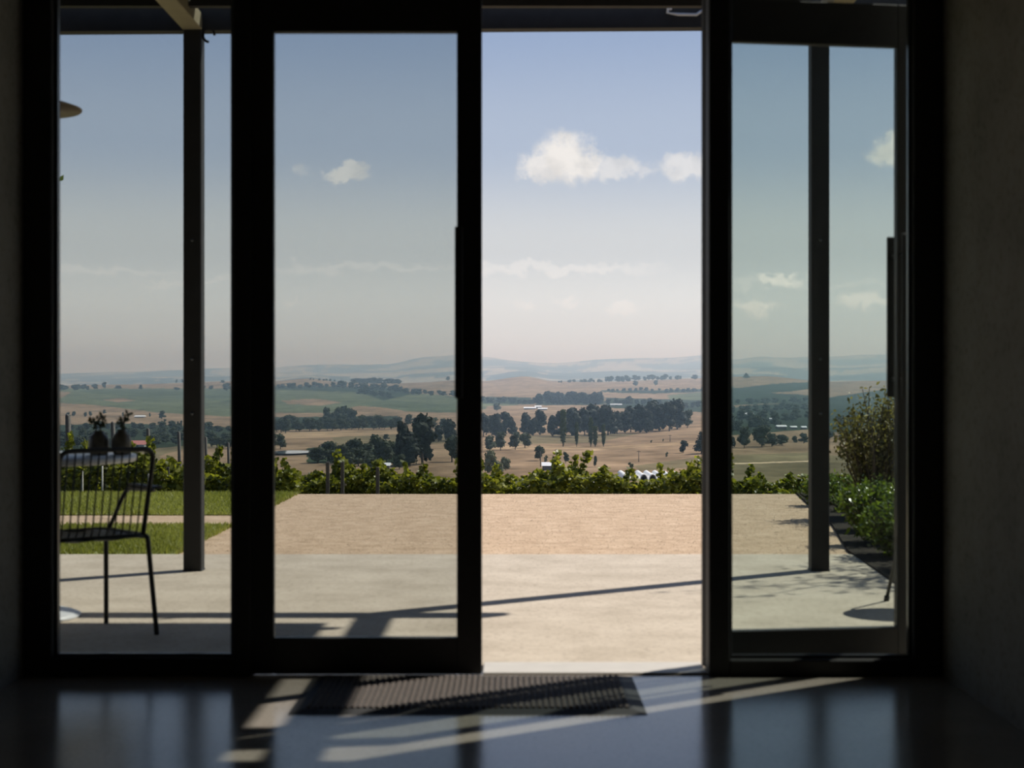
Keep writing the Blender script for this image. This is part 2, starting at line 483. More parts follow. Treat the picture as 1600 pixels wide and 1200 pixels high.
# ================================================================== outside ground
SLAB_END, LAWN_END, PATH_X = 10.66, 16.6, 2.25
tag(struct('patio_slab', MB().box((-9, DF1, -.25), (2.29, SLAB_END, -.004)), M['slab']), 'pale concrete terrace outside the doors', 'terrace')
tag(struct('gravel_court', MB().box((-PATH_X, SLAB_END, -.3), (3.0, LAWN_END, -.012)), M['gravel']), 'tan gravel court beyond the concrete terrace', 'gravel')
tag(struct('gravel_path', MB().box((-9, 12.84, -.3), (-PATH_X, 13.9, -.012)), M['gravel']), 'narrow gravel path crossing the lawn', 'path')
lw = put('lawn', None); tag(lw, 'short green lawn on both sides of the gravel path', 'lawn', kind='structure')
MB().box((-9, SLAB_END, -.3), (-PATH_X, 12.84, -.004)).build('turf', M['grass_ground'], lw)
MB().box((-9, 13.9, -.3), (-PATH_X, LAWN_END, -.004)).build('turf', M['grass_ground'], lw)
def blades(name, x0, x1, y0, y1, n, parent):
    x = RNG.uniform(x0, x1, n); y = RNG.uniform(y0, y1, n)
    h = RNG.uniform(.012, .034, n); a = RNG.uniform(0, 2 * np.pi, n); w = .006
    lx, ly = RNG.normal(0, .012, n), RNG.normal(0, .012, n)
    V = np.empty((n, 3, 3))
    V[:, 0] = np.stack([x - w * np.cos(a), y - w * np.sin(a), np.full(n, -.006)], 1)
    V[:, 1] = np.stack([x + w * np.cos(a), y + w * np.sin(a), np.full(n, -.006)], 1)
    V[:, 2] = np.stack([x + lx, y + ly, h], 1)
    return tri_mesh(name, V, M['grass'], parent, np.repeat(np.clip(RNG.normal(.5, .25, n) + .2 * np.sin(x * 2.1 + y), 0, 1), 3))
def tri_mesh(name, V, m, parent, tint=None):
    n = V.shape[0]
    me = bpy.data.meshes.new(name)
    me.vertices.add(n * 3); me.vertices.foreach_set('co', V.reshape(-1))
    me.loops.add(n * 3); me.loops.foreach_set('vertex_index', np.arange(n * 3, dtype=np.int32))
    me.polygons.add(n); me.polygons.foreach_set('loop_start', np.arange(0, n * 3, 3, dtype=np.int32))
    me.materials.append(m)
    if tint is not None:
        a = me.attributes.new('tint', 'FLOAT', 'POINT'); a.data.foreach_set('value', tint.astype(np.float32))
    me.update(); me.validate()
    return put(name, me, parent)
tag(blades('grass_blades', -6.5, -PATH_X + .03, SLAB_END, 12.86, 42000, lw), kind='stuff')
tag(blades('grass_blades', -7.5, -PATH_X + .05, 13.88, LAWN_END + .1, 42000, lw), kind='stuff')

def pebbles(name, x0, x1, y0, y1, n, s0, s1, m, parent=None):
    """loose stones as small octahedra"""
    x = RNG.uniform(x0, x1, n); y = RNG.uniform(y0, y1, n); s = RNG.uniform(s0, s1, n)
    keep = x < np.interp(y, [10.87, 12.84, 14.9, 16.6], [2.28, 2.57, 2.77, 2.95]) - .03      # the bed edge
    x, y, s = x[keep], y[keep], s[keep]; n = len(x)
    d = np.array([[1, 0, 0], [0, 1, 0], [-1, 0, 0], [0, -1, 0], [0, 0, .7]], float)
    tris = [(0, 1, 4), (1, 2, 4), (2, 3, 4), (3, 0, 4)]
    P = d[None] * s[:, None, None] * RNG.uniform(.6, 1.2, (n, 5, 1)); P[:, :, 2] *= .55
    P[:, :, 0] += x[:, None]; P[:, :, 1] += y[:, None]; P[:, :, 2] += -.012
    return tri_mesh(name, P[:, tris].reshape(-1, 3, 3), m, parent)
peb = simple('pebble', (.62, .45, .30), .9, 0, .25, 40)
tag(pebbles('loose_gravel', -PATH_X, 2.85, SLAB_END - .02, LAWN_END, 16000, .005, .013, peb), 'loose tan stones lying over the gravel court', 'gravel', kind='stuff')

# planting bed on the right
BED = [(2.10, 7.5), (2.17, 9.05), (2.28, 10.87), (2.57, 12.84), (2.77, 14.9), (2.95, 16.6)]
def prism(outline, z0, z1):
    n = len(outline); o = MB()
    o.add([(x, y, z0) for x, y in outline] + [(x, y, z1) for x, y in outline], [tuple(range(n - 1, -1, -1)), tuple(range(n, 2 * n))] + [(i, (i + 1) % n, n + (i + 1) % n, n + i) for i in range(n)])
    return o
tag(struct('planting_bed', prism([BED[0], (9, 7.5), (9, 16.6)] + BED[:0:-1], -.3, .006), M['soil']), 'dark soil bed, its colour deepened for shrub shade, along the shrub side of the terrace', 'garden bed')

# ------------------------------------------------------------------ valley terrain
XK = np.array([-900, -300, 85, 170, 250, 340, 425, 483, 527, 600, 660, 714, 755, 820, 865, 940, 1000, 1050, 1107, 1150, 1190, 1265, 1300, 1390, 1500, 1900, 2500], float)
def prof(d):
    k = sorted(d); return np.interp(XK, k, [d[i] for i in k])
C1 = prof({-900: 600, 85: 603, 250: 600, 340: 597, 425: 596, 483: 592, 527: 597, 625: 599, 714: 594, 755: 595, 820: 588.5, 865: 596, 940: 597, 1107: 591, 1150: 589, 1190: 588, 1265: 595, 1300: 597, 1390: 595, 1900: 598, 2500: 600})
C2 = prof({-900: 578, 85: 583, 170: 582, 250: 580, 340: 577, 425: 575, 483: 570, 600: 570, 660: 560, 714: 557, 755: 558, 820: 564, 865: 569, 940: 564, 1000: 562, 1050: 560, 1107: 555, 1150: 561, 1190: 557, 1265: 557, 1300: 557, 1390: 555, 1900: 566, 2500: 572})
flat = lambda z, D: np.full_like(XK, CY + F * (EYE - z) / D)
LV = [(16.5, flat(-.25, 16.5)), (17.4, flat(-.75, 17.4)), (25, flat(-1.2, 25)), (55, flat(-2.8, 55)), (100, flat(-6.5, 100)), (300, flat(-25, 300)), (480, flat(-35, 480)),
      (640, flat(-35.2, 640)),
      (900, prof({-900: 700, 85: 700, 600: 699, 800: 699, 950: 699, 1107: 690, 1265: 696, 1500: 698, 2500: 700})),
      (1200, prof({-900: 677, 85: 676, 425: 677, 714: 676, 900: 676, 1000: 672, 1107: 666, 1265: 676, 1500: 676, 2500: 678})),
      (1600, prof({-900: 656, 85: 655, 365: 656, 600: 656, 714: 656, 900: 654, 1107: 650, 1265: 654, 2500: 657})),
      (2100, prof({-900: 640, 85: 634, 365: 640, 600: 636, 714: 640, 900: 636, 1107: 634, 1265: 638, 2500: 642})),
      (2600, prof({-900: 622, 85: 619, 365: 622, 600: 622, 714: 625, 900: 622, 1107: 621, 1265: 624, 2500: 626})),
      (3200, prof({-900: 608, 85: 608.5, 365: 608, 425: 607, 600: 609, 714: 610, 755: 611, 900: 609, 1107: 606, 1140: 606, 1265: 609, 2500: 610})),
      (4200, C1), (5600, C1 + 7), (8000, C1 - 1 + 3 * np.sin(XK / 90)), (10000, .55 * C1 + .45 * C2 + 1.5 * np.sin(XK / 60)), (11500, .4 * C1 + .6 * C2 + 2.5), (14000, C2), (17000, C2 + 8)]
LD = np.array([l[0] for l in LV]); LZ = np.array([EYE - (l[1] - CY) * l[0] / F for l in LV])   # heights at the levels
def pchip(x, Y, xq):
    """monotone cubic, x (n), Y (n,m), xq (q) -> (q,m)"""
    h = np.diff(x)[:, None]; d = np.diff(Y, axis=0) / h
    mm = np.zeros_like(Y)
    s = d[:-1] * d[1:] > 0
    w1 = 2 * h[1:] + h[:-1]; w2 = h[1:] + 2 * h[:-1]
    with np.errstate(all='ignore'):
        hm = (w1 + w2) / (w1 / d[:-1] + w2 / d[1:])
    mm[1:-1] = np.where(s, hm, 0); mm[0] = d[0]; mm[-1] = d[-1]
    i = np.clip(np.searchsorted(x, xq) - 1, 0, len(x) - 2)
    hh = (x[i + 1] - x[i])[:, None]; t = ((xq - x[i]) / (x[i + 1] - x[i]))[:, None]
    return (Y[i] * (1 + 2 * t) * (1 - t) ** 2 + mm[i] * hh * t * (1 - t) ** 2 + Y[i + 1] * t * t * (3 - 2 * t) + mm[i + 1] * hh * t * t * (t - 1))
def vnoise(x, y, s):
    """value noise, numpy"""
    def hsh(a, b): return np.modf(np.abs(np.sin(a * 127.1 + b * 311.7 + s * 74.7) * 43758.5453))[0]
    xi, yi = np.floor(x), np.floor(y); fx, fy = x - xi, y - yi
    u, v = fx * fx * (3 - 2 * fx), fy * fy * (3 - 2 * fy)
    return (hsh(xi, yi) * (1 - u) + hsh(xi + 1, yi) * u) * (1 - v) + (hsh(xi, yi + 1) * (1 - u) + hsh(xi + 1, yi + 1) * u) * v
def fbm(x, y, s, n=4):
    r, a = 0, .5
    for k in range(n):
        r = r + a * (vnoise(x, y, s + k) - .5); x, y, a = x * 2.03, y * 2.03, a * .5
    return r

dq = np.concatenate([np.geomspace(16.5, 600, 46)[:-1], 1.0 / np.linspace(1 / 600., 1 / 5600., 330), np.geomspace(5700, 17000, 56)])
xq = np.concatenate([np.linspace(-900, 60, 64), np.arange(64, 1434, 2.6), np.linspace(1438, 2500, 70)])
Zc = pchip(LD, LZ, dq)
# across: smooth between azimuth keys
def smooth_x(Zrow):
    return pchip(XK, Zrow.T, xq).T
Z = smooth_x(Zc)
DD, XX = np.meshgrid(dq, xq, indexing='ij')
WX = (XX - CX) * DD / F
amp = np.clip((DD - 500) / 900, 0, 1) * np.interp(DD, [500, 2000, 5000, 9000, 14000, 17000], [.5, 3, 7, 55, 75, 40])
Z = Z + amp * fbm(WX / (DD * .045 + 60), np.log(DD) * 11, 3.1)
YY = CY - (Z - EYE) * F / DD            # where each vertex shows in the photograph

def inside(poly, x, y):
    r = np.zeros(x.shape, bool); n = len(poly); j = n - 1
    for i in range(n):
        xi, yi = poly[i]; xj, yj = poly[j]
        if yi != yj:
            r ^= ((yi > y) != (yj > y)) & (x < (xj - xi) * (y - yi) / (yj - yi) + xi)
        j = i
    return r
TAN, STRAW, OLIVE, GREEN, GREEN2, WOOD, TRACK = (.265, .19, .122), (.37, .268, .165), (.185, .155, .092), (.12, .14, .078), (.095, .118, .07), (.035, .05, .03), (.60, .46, .31)
C = np.empty(DD.shape + (3,)); C[:] = TAN
fields = [
    (STRAW, [(425, 676), (625, 672), (625, 679), (425, 686)]),
    (OLIVE, [(520, 683), (700, 676), (700, 692), (520, 698)]),
    (OLIVE, [(800, 681), (1000, 677), (930, 692), (800, 694)]),
    (STRAW, [(925, 699), (1107, 687), (1107, 693), (925, 704)]),
    (OLIVE, [(990, 728), (1107, 712), (1107, 728), (1000, 736)]),
    (STRAW, [(755, 697), (930, 697), (930, 702), (755, 702)]),
    (OLIVE, [(1120, 712), (1290, 706), (1290, 760), (1120, 760)]),
    (TRACK, [(1120, 724.6), (1300, 718.2), (1300, 720.2), (1120, 726.4)]),
    (OLIVE, [(1290, 712), (1500, 706), (1500, 760), (1290, 760)]),
    (OLIVE, [(-900, 668), (430, 668), (430, 740), (-900, 740)]),
    (TAN, [(250, 712), (285, 702), (370, 698), (370, 724), (250, 724)]),
    (GREEN, [(-900, 600), (85, 607), (365, 607), (425, 606), (600, 604), (640, 614), (714, 619), (760, 624), (760, 640), (714, 641), (640, 640), (560, 634), (520, 645), (425, 645), (365, 651), (300, 648), (250, 645), (150, 633), (85, 629), (-900, 625)]),
    (GREEN2, [(110, 609), (365, 609), (365, 628), (250, 622), (150, 616)]),
    (TAN, [(85, 612), (112, 612), (98, 621), (85, 622)]),
    (GREEN2, [(560, 631), (600, 624), (714, 634), (714, 645), (640, 643)]),
    (TAN, [(440, 626), (490, 623), (535, 629), (500, 634), (450, 631)]),
    (TAN, [(160, 625), (190, 622), (212, 626), (185, 629)]),
    (GREEN, [(755, 627), (815, 630), (800, 634), (755, 634)]),
    (GREEN, [(1045, 617), (1107, 612), (1107, 626), (1045, 627)]),
    (WOOD, [(755, 620), (830, 621), (835, 632), (755, 630)]),
    (WOOD, [(838, 616), (942, 616), (946, 633), (838, 633)]),
    (WOOD, [(946, 621), (1040, 624), (1107, 626), (1107, 645), (946, 637)]),
    (WOOD, [(940, 610), (1020, 610), (1107, 607), (1107, 612), (1020, 615), (940, 613)]),
    (WOOD, [(1120, 602), (1155, 606), (1205, 600), (1275, 596), (1275, 606), (1235, 612), (1200, 614), (1275, 618), (1275, 628), (1120, 634)]),
    (WOOD, [(1120, 640), (1180, 633), (1275, 627), (1275, 670), (1120, 682)]),
    (WOOD, [(1290, 622), (1400, 606), (1500, 606), (1500, 680), (1290, 675)]),
    (WOOD, [(425, 652), (620, 650), (620, 668), (425, 672)]),
    (WOOD, [(425, 603), (550, 604), (640, 608), (640, 616), (600, 626), (560, 613), (425, 608)]),
    (WOOD, [(-900, 672), (85, 664), (200, 662), (365, 668), (365, 690), (250, 700), (85, 712), (-900, 712)]),
    (WOOD, [(480, 700), (620, 690), (640, 724), (480, 724)]),
]
jx = XX + 5 * fbm(XX / 9, YY / 3, 9.0); jy = YY + 1.6 * fbm(XX / 12, YY / 4, 5.0)
vis = (DD > 520) & (DD < 5200)
for c, poly in fields:
    C[inside(poly, jx, jy) & vis] = c
far = DD >= 5600
fm = fbm(WX / 420, DD / 520, 21.0, 5) + .05
C[far] = np.where((fm > .02)[far][:, None], np.array([.05, .065, .045]), np.array([.36, .31, .20]))
near = DD < 480
C[near] = (.16, .15, .08)
mott = 1 + .95 * fbm(WX / 35, DD / 60, 2.0)[..., None] + .7 * fbm(WX / 9, DD / 18, 6.0)[..., None]
C = np.clip(C * mott, .005, .9)
nr, nc = DD.shape
tv = np.stack([WX, DD, Z], -1).reshape(-1, 3)
idx = np.arange(nr * nc).reshape(nr, nc)
quads = np.stack([idx[:-1, :-1], idx[:-1, 1:], idx[1:, 1:], idx[1:, :-1]], -1).reshape(-1, 4)
me = bpy.data.meshes.new('valley_ground')
me.vertices.add(len(tv)); me.vertices.foreach_set('co', tv.reshape(-1))
me.loops.add(quads.size); me.loops.foreach_set('vertex_index', quads.reshape(-1).astype(np.int32))
me.polygons.add(len(quads)); me.polygons.foreach_set('loop_start', np.arange(0, quads.size, 4, dtype=np.int32))
me.polygons.foreach_set('use_smooth', np.ones(len(quads), bool))
ca = me.color_attributes.new('field', 'FLOAT_COLOR', 'POINT')
ca.data.foreach_set('color', np.concatenate([C.reshape(-1, 3), np.ones((len(tv), 1))], 1).astype(np.float32).reshape(-1))
me.update(); me.validate()
m, nt, b = new_mat('field_ground')
at = nt.nodes.new('ShaderNodeAttribute'); at.attribute_name = 'field'
nz = noise_node(nt, .06, 5, .65)
sp = ramp_node(nt, nz.outputs[0], [(.3, (.78, .78, .78)), (.7, (1.15, 1.13, 1.1))])
nt.links.new(mix_col(nt, 1.0, at.outputs['Color'], sp, 'MULTIPLY'), b.inputs['Base Color'])
b.inputs['Roughness'].default_value = 1.0; b.inputs['Specular IOR Level'].default_value = 0.0
me.materials.append(m)
tag(put('valley_ground', me), 'dry tan and green valley fields rolling up to distant ranges', 'landscape', kind='structure')

# where a pixel's sight line meets the valley
YYs = YY[45:376]; DDs = dq[45:376]
def ground(x, y):
    """nearest point of the valley floor seen at photo pixel (x, y)"""
    j = int(np.clip(np.searchsorted(xq, x), 1, len(xq) - 1))
    t = (x - xq[j - 1]) / (xq[j] - xq[j - 1])
    colm = YYs[:, j - 1] * (1 - t) + YYs[:, j] * t
    ok = np.nonzero(colm <= y)[0]
    i = int(ok[0]) if len(ok) else int(np.argmin(colm))
    D = float(DDs[i])
    return px(x, float(colm[i]), D), D
def hill_z(x, d):
    xp = CX + x * F / d
    r = int(np.clip(np.searchsorted(dq, d), 1, len(dq) - 1))
    t = (d - dq[r - 1]) / (dq[r] - dq[r - 1])
    return float(np.interp(xp, xq, Z[r - 1] * (1 - t) + Z[r] * t))

# ================================================================== pergola
ZB, DP = 3.276, 9.74            # underside of the beam, distance of the post row
pg = thing('pergola', (-1.936, DP, 0), 'dark steel pergola with two slim posts, beam, rafters and roof sheet', 'pergola')
def part(mb, name, m, parent, origin=(0, 0, 0)):
    ox, oy, oz = origin
    mb.v = [(a - ox, b_ - oy, c - oz) for a, b_, c in mb.v]
    return mb.build(name, m, parent)
PO = (-1.936, DP, 0)
for xp in (-1.936, 1.868):
    p = part(MB().box((xp - .055, DP - .055, -.01), (xp + .055, DP + .055, ZB + .02), bev=.006), 'post', M['steel_dark'], pg, PO)
    part(MB().box((xp - .058, DP - .058, -.012), (xp + .058, DP + .058, .006), bev=.003), 'base_plate', M['steel_dark'], p, PO)
    for z in (.95, 1.28, 2.0):
        part(MB().tube([(xp, DP - .054, z), (xp, DP - .061, z)], .009, 10), 'bolt_head', M['bead'], p, PO)
bm = MB()
bx0, bx1 = -7.6, 2.5
for_beam = [(bx0, -.0), (bx1, .0)]
za, zb_ = ZB - .040, ZB + .022      # the beam falls slightly to the left
bm.add([(bx0, DP - .05, za), (bx1, DP - .05, zb_), (bx1, DP + .05, zb_), (bx0, DP + .05, za), (bx0, DP - .05, za + .19), (bx1, DP - .05, zb_ + .165), (bx1, DP + .05, zb_ + .165), (bx0, DP + .05, za + .19)],
       [(3, 2, 1, 0), (4, 5, 6, 7), (0, 1, 5, 4), (1, 2, 6, 5), (2, 3, 7, 6), (3, 0, 4, 7)])
part(bm, 'beam', M['steel_dark'], pg, PO)
for xr in (-5.74, -1.936, 1.868):
    part(MB().box((xr - .06, DF1 + .01, ZB), (xr + .06, DP - .05, ZB + .10), bev=.004), 'rafter', M['rafter'], pg, PO)
part(MB().box((-7.6, DF1 + .01, ZB + .10), (1.70, DP - .25, ZB + .125)), 'roof_sheet', M['roof_under'], pg, PO)
for yy in (7.1, 8.2, 9.3):
    part(MB().box((-7.6, yy - .03, ZB + .045), (1.74, yy + .03, ZB + .098)), 'purlin', M['steel_dark'], pg, PO)
hk = MB()
hk.tube([(-1.875 + .035 * (1 - math.cos(a)), DP - .03, ZB - .03 + .04 * math.sin(a)) for a in [i * math.pi / 8 - math.pi / 2 for i in range(0, 13)]], .008, 8)
part(hk, 'hook', M['steel_dark'], pg, PO)
part(MB().tube([(-1.925, DP - .08, ZB + .03), (-1.865, DP - .5, ZB + .08), (-1.86, DP - .8, ZB + .095)], .006, 6), 'cable', M['pale_metal'], pg, PO)
cb = MB()
pts = [px(1048, -14, 9.66), px(1043, 20, 9.66), px(1060, 22.5, 9.66), px(1088, 23, 9.66), px(1100, 15, 9.66), px(1125, 10, 9.66)]
cb.tube(pts, .009, 8)
part(cb, 'conduit', M['pale_metal'], pg, PO)
jb = px(1046, 8, 9.66)
part(MB().box((jb.x - .012, 9.645, jb.z - .03), (jb.x + .014, 9.675, jb.z + .03), bev=.003), 'conduit_clip', M['pale_metal'], pg, PO)

# pendant lamp under the roof, beside the left post
LP = (-2.47, 8.0)
pl = thing('pendant_lamp', (LP[0], LP[1], 2.46), 'flat cone pendant lamp with bronze shade hanging under the roof', 'lamp')
sh = MB(); sh.lathe([(.31, 2.505), (.312, 2.512), (.20, 2.55), (.10, 2.60), (.045, 2.63), (.04, 2.69), (.012, 2.70)], 32)
sh.lathe([(.308, 2.503), (.19, 2.54), (.09, 2.59), (.03, 2.615)], 32)
part(sh, 'lamp_shade', M['shade_metal'], pl, (0, 0, 2.46))
part(MB().lathe([(.0, 2.50), (.03, 2.51), (.042, 2.545), (.03, 2.585), (.02, 2.61)], 16), 'bulb', M['pale_metal'], pl, (0, 0, 2.46))
part(MB().tube([(LP[0], LP[1], 2.69), (LP[0], LP[1], ZB + .10)], .006, 6), 'flex', M['chair_metal'], pl, (LP[0], LP[1], 2.46))

# ================================================================== terrace furniture
ch = thing('garden_armchair', (-1.956, 7.262, -.004), 'black wire back garden armchair drawn up to the round table', 'chair', rz=math.radians(40.3))
R = .0115
def bez(p, n=5):
    """rounds the corners of a polyline"""
    P = [Vector(q) for q in p]; out = [P[0]]
    for i in range(1, len(P) - 1):
        a, b_, c = P[i - 1], P[i], P[i + 1]
        r = min(.055, (a - b_).length * .45, (c - b_).length * .45)
        s, e = b_ + (a - b_).normalized() * r, b_ + (c - b_).normalized() * r
        for k in range(n + 1):
            t = k / n; out.append(s * (1 - t) ** 2 + b_ * 2 * t * (1 - t) + e * t * t)
    out.append(P[-1]); return out
# seat pan, dished
sg = MB(); ns, nn = 10, 10
for i in range(nn + 1):
    for j in range(ns + 1):
        u, v = j / ns * 2 - 1, i / nn * 2 - 1
        w = .222 - .012 * (v > .9) - .02 * abs(v) ** 4
        sg.v.append((u * w, v * .215, .452 - .022 * (1 - u * u) * (1 - v * v) + .004 * math.cos(u * 40)))
for i in range(nn):
    for j in range(ns):
        a = i * (ns + 1) + j; sg.f.append((a, a + 1, a + ns + 2, a + ns + 1)); sg.smooth.append(True); sg.mi.append(0)
seat = sg.build('seat', M['seat_green'], ch)
sm = seat.modifiers.new('thick', 'SOLIDIFY'); sm.thickness = .010
MB().tube(bez([(-.22, -.205, .45), (-.222, .21, .45), (.222, .21, .45), (.22, -.205, .45), (-.22, -.205, .45)]), .010, 8).build('seat_frame', M['chair_metal'], ch)
for sx in (-1, 1):
    MB().tube(bez([(sx * .19, -.195, .448), (sx * .225, -.205, .446), (sx * .252, -.242, .0)]), R, 8).build('leg', M['chair_metal'], ch)
    MB().tube(bez([(sx * .19, .195, .446), (sx * .220, .200, .444), (sx * .232, .222, .0)]), R, 8).build('leg', M['chair_metal'], ch)
    a = MB().tube(bez([(sx * .222, -.24, .655), (sx * .262, -.20, .655), (sx * .262, .075, .648), (sx * .222, .17, .455)]), .010, 8).build('arm', M['chair_metal'], ch)
    MB().box((sx * .266 - .018, -.24, .660), (sx * .266 + .018, .04, .672), bev=.006).build('arm_pad', M['chair_metal'], a)
MB().tube(bez([(-.205, -.20, .45), (-.226, -.268, .842), (.226, -.268, .842), (.205, -.20, .45)], 6), R, 8).build('back_frame', M['chair_metal'], ch)
for k in range(11):
    x = -.18 + .036 * k
    MB().tube(bez([(x, -.10, .446), (x, -.185, .452), (x * 1.03, -.262, .835)]), .0042, 6).build('wire', M['chair_metal'], ch)

tb = thing('garden_table', (-2.43, 7.76, -.004), 'round pale garden table on a pale disc pedestal foot', 'table')
MB().lathe([(.0, .756), (.585, .756), (.60, .765), (.60, .780), (.592, .788), (.0, .789)], 48).build('tabletop', M['table_white'], tb)
MB().lathe([(.033, .02), (.033, .74), (.12, .755), (.0, .756)], 20).build('pedestal', M['chair_metal'], tb)
MB().lathe([(.0, .0), (.325, .0), (.33, .012), (.30, .024), (.10, .05), (.03, .07)], 40).build('foot', M['pale_metal'], tb)

def vase(x, y, h, wd, seed, label):
    v = thing('bud_vase', (x, y, .785), label, 'vase', 'small vases on the garden table')
    MB().lathe([(.0, .0), (wd * .8, .0), (wd, .02), (wd, h * .6), (wd * .85, h * .78), (wd * .5, h * .88), (wd * .46, h), (wd * .40, h), (wd * .38, h * .8)], 20).build('body', M['glazed_clay'], v)
    r = random.Random(seed)
    for k in range(4):
        dx, dy = r.uniform(-.05, .05), r.uniform(-.03, .03); top = h + r.uniform(.035, .085)
        s = MB().tube([(0, 0, h * .5), (dx * .3, dy * .3, h), (dx, dy, top)], .0022, 5).build('sprig', M['bark'], v)
        lf = MB(); leaves(lf, [(dx * t + r.gauss(0, .010), dy * t + r.gauss(0, .01), h + (top - h) * t) for t in [r.uniform(.4, 1.1) for _ in range(16)]], .026, rnd=r)
        tag(lf.build('sprig_leaves', M['sprig_leaf'], s), kind='stuff')
vase(-2.03, 7.86, .115, .050, 3, 'squat dark stoneware vase with a sprig beside the taller vase')
vase(-1.918, 7.86, .122, .046, 5, 'taller dark stoneware vase with spreading twigs by the table edge')

st = thing('garden_stool', (2.21, 8.115, -.004), 'black metal stool with splayed legs beside the planting bed', 'stool')
MB().lathe([(.0, .44), (.225, .44), (.236, .449), (.232, .458), (.0, .452)], 36).build('seat', M['chair_metal'], st)
for sx in (-1, 1):
    for sy in (-1, 1):
        l = MB().tube(bez([(sx * .12, sy * .12, .438), (sx * .178, sy * .178, .432), (sx * .252, sy * .245, .012)]), .010, 8).build('leg', M['chair_metal'], st)
        MB().tube([(sx * .2500, sy * .2440, .028), (sx * .2535, sy * .2465, .0)], .015, 8).build('rubber_foot', M['chair_metal'], l)

# ================================================================== door mat
mat_m = simple('brown_rubber', (.135, .112, .096), .85, 0, .25, 60)
mat_e = simple('black_rubber_edge', (.02, .02, .02), .7, 0, .2, 60)
dm = thing('door_mat', (-.152, 5.815, 0), 'brown ribbed door mat with dark edges lying before the doors', 'mat')
mw, md = .615, .358
e = MB()
e.add([(-mw, -md, 0), (mw, -md, 0), (mw, md, 0), (-mw, md, 0), (-mw + .045, -md + .045, .012), (mw - .045, -md + .045, .012), (mw - .045, md - .045, .012), (-mw + .045, md - .045, .012)],
      [(0, 1, 5, 4), (1, 2, 6, 5), (2, 3, 7, 6), (3, 0, 4, 7), (4, 5, 6, 7), (3, 2, 1, 0)])
e.build('backing', mat_e, dm)
rb = MB()
nx, ny = 52, 15
for i in range(nx):
    for j in range(ny):
        cx_ = -mw + .055 + (i + .5) * (2 * mw - .11) / nx
        cy_ = -md + .055 + (j + .5) * (2 * md - .11) / ny
        off = .006 if j % 2 else 0
        hx, hy = .0085, .0165
        rb.add([(cx_ - hx, cy_ - hy, .012), (cx_ + hx, cy_ - hy, .012), (cx_ + hx, cy_ + hy, .012), (cx_ - hx, cy_ + hy, .012),
                (cx_ - hx * .7, cy_ - hy * .8, .019), (cx_ + hx * .7, cy_ - hy * .8, .019), (cx_ + hx * .7, cy_ + hy * .8, .019), (cx_ - hx * .7, cy_ + hy * .8, .019)],
               [(0, 1, 5, 4), (1, 2, 6, 5), (2, 3, 7, 6), (3, 0, 4, 7), (4, 5, 6, 7)])
tag(rb.build('tufts', mat_m, dm), kind='stuff')

# ================================================================== vines
def vine_mesh(seed, h, w=.505, n=1150, shoots=3):
    r = random.Random(seed); mb = MB(); cs, ns_ = [], []
    for k in range(n):
        x = r.uniform(-w, w); u = r.random()
        prof_h = h * (.93 + .055 * math.sin(x * 5 + seed) + .035 * math.sin(x * 13 + seed * 2))
        z = .12 + (prof_h - .12) * (u ** .85)
        dep = .26 * (1 - .35 * (z / h))
        y = r.choice((-1, 1)) * dep * math.sqrt(r.uniform(.25, 1))
        cs.append((x, y, z)); ns_.append((0, y * 3, .5))
    for s in range(shoots):
        x0, hh = r.uniform(-w, w) * .75, r.uniform(.10, .27); lean = r.uniform(-.12, .12)
        for k in range(int(64 * hh / .2)):
            t = r.random(); cs.append((x0 + lean * t + r.gauss(0, .020), r.gauss(0, .025), h * .9 + hh * t * 1.15)); ns_.append((0, -.5, .3))
    leaves(mb, cs, .047, ns_, lobed=True, rnd=r)
    return mb.mesh('foliage', M['vine_leaf'])
def trunk_mesh(seed, h):
    r = random.Random(seed)
    mb = MB(); mb.tube([(0, 0, 0), (.02, .01, h * .35), (-.02, 0, h * .65), (.01, 0, h * .9)], [.03, .025, .022, .016], 7)
    mb.tube([(-.5, 0, h * .62), (-.2, .01, h * .6), (0, 0, h * .58), (.3, -.01, h * .61), (.5, 0, h * .62)], .012, 5)
    return mb.mesh('trunk', M['bark'])
VM = [vine_mesh(i, 1.0, n=4200) for i in range(5)]
VT = [trunk_mesh(i, 1.0) for i in range(5)]
def grapevine(x, d, h, k, label, group, sc=1.0):
    v = thing('grapevine', (x, d, hill_z(x, d) - .02), label, 'vine', group)
    f = put('foliage', VM[k], v, (0, 0, 0), 0, (sc, 1, h)); tag(f, kind='stuff')
    if random.random() < .5: f.scale.x = -sc
    put('trunk', VT[k], v, (0, 0, 0), 0, (1, 1, h))
# front row: top edge as the photograph shows it, pixel x -> y
top = [(-300, 716), (85, 716), (230, 717), (365, 724), (425, 735), (480, 738), (560, 740), (590, 728), (620, 742), (714, 742), (760, 748), (800, 740), (860, 738), (905, 726), (940, 736), (1000, 750), (1060, 746), (1110, 738), (1150, 757), (1230, 760), (1300, 757), (1500, 755), (1900, 755)]
lab1 = 'leafy green grapevine in the row along the far edge of the gravel'
lab2 = 'leafy green grapevine in the second row behind the gravel edge'
i = 0
for d, lab, grp, dy in ((17.75, lab1, 'grapevines of the row nearest the gravel', 4), (19.9, lab2, 'grapevines of the second row', -3)):
    x = -9.0 + (.4 if d > 18 else 0)
    while x < 9.0:
        xp = CX + x * F / d
        yt = np.interp(xp, [t[0] for t in top], [t[1] for t in top]) + dy - 5
        zt = EYE - (yt - CY) * d / F
        h = (zt - hill_z(x, d)) * random.uniform(.98, 1.05)
        grapevine(x, d, max(h, .35), i % 5, lab, grp, 1.0)
        i += 1; x += 1.02
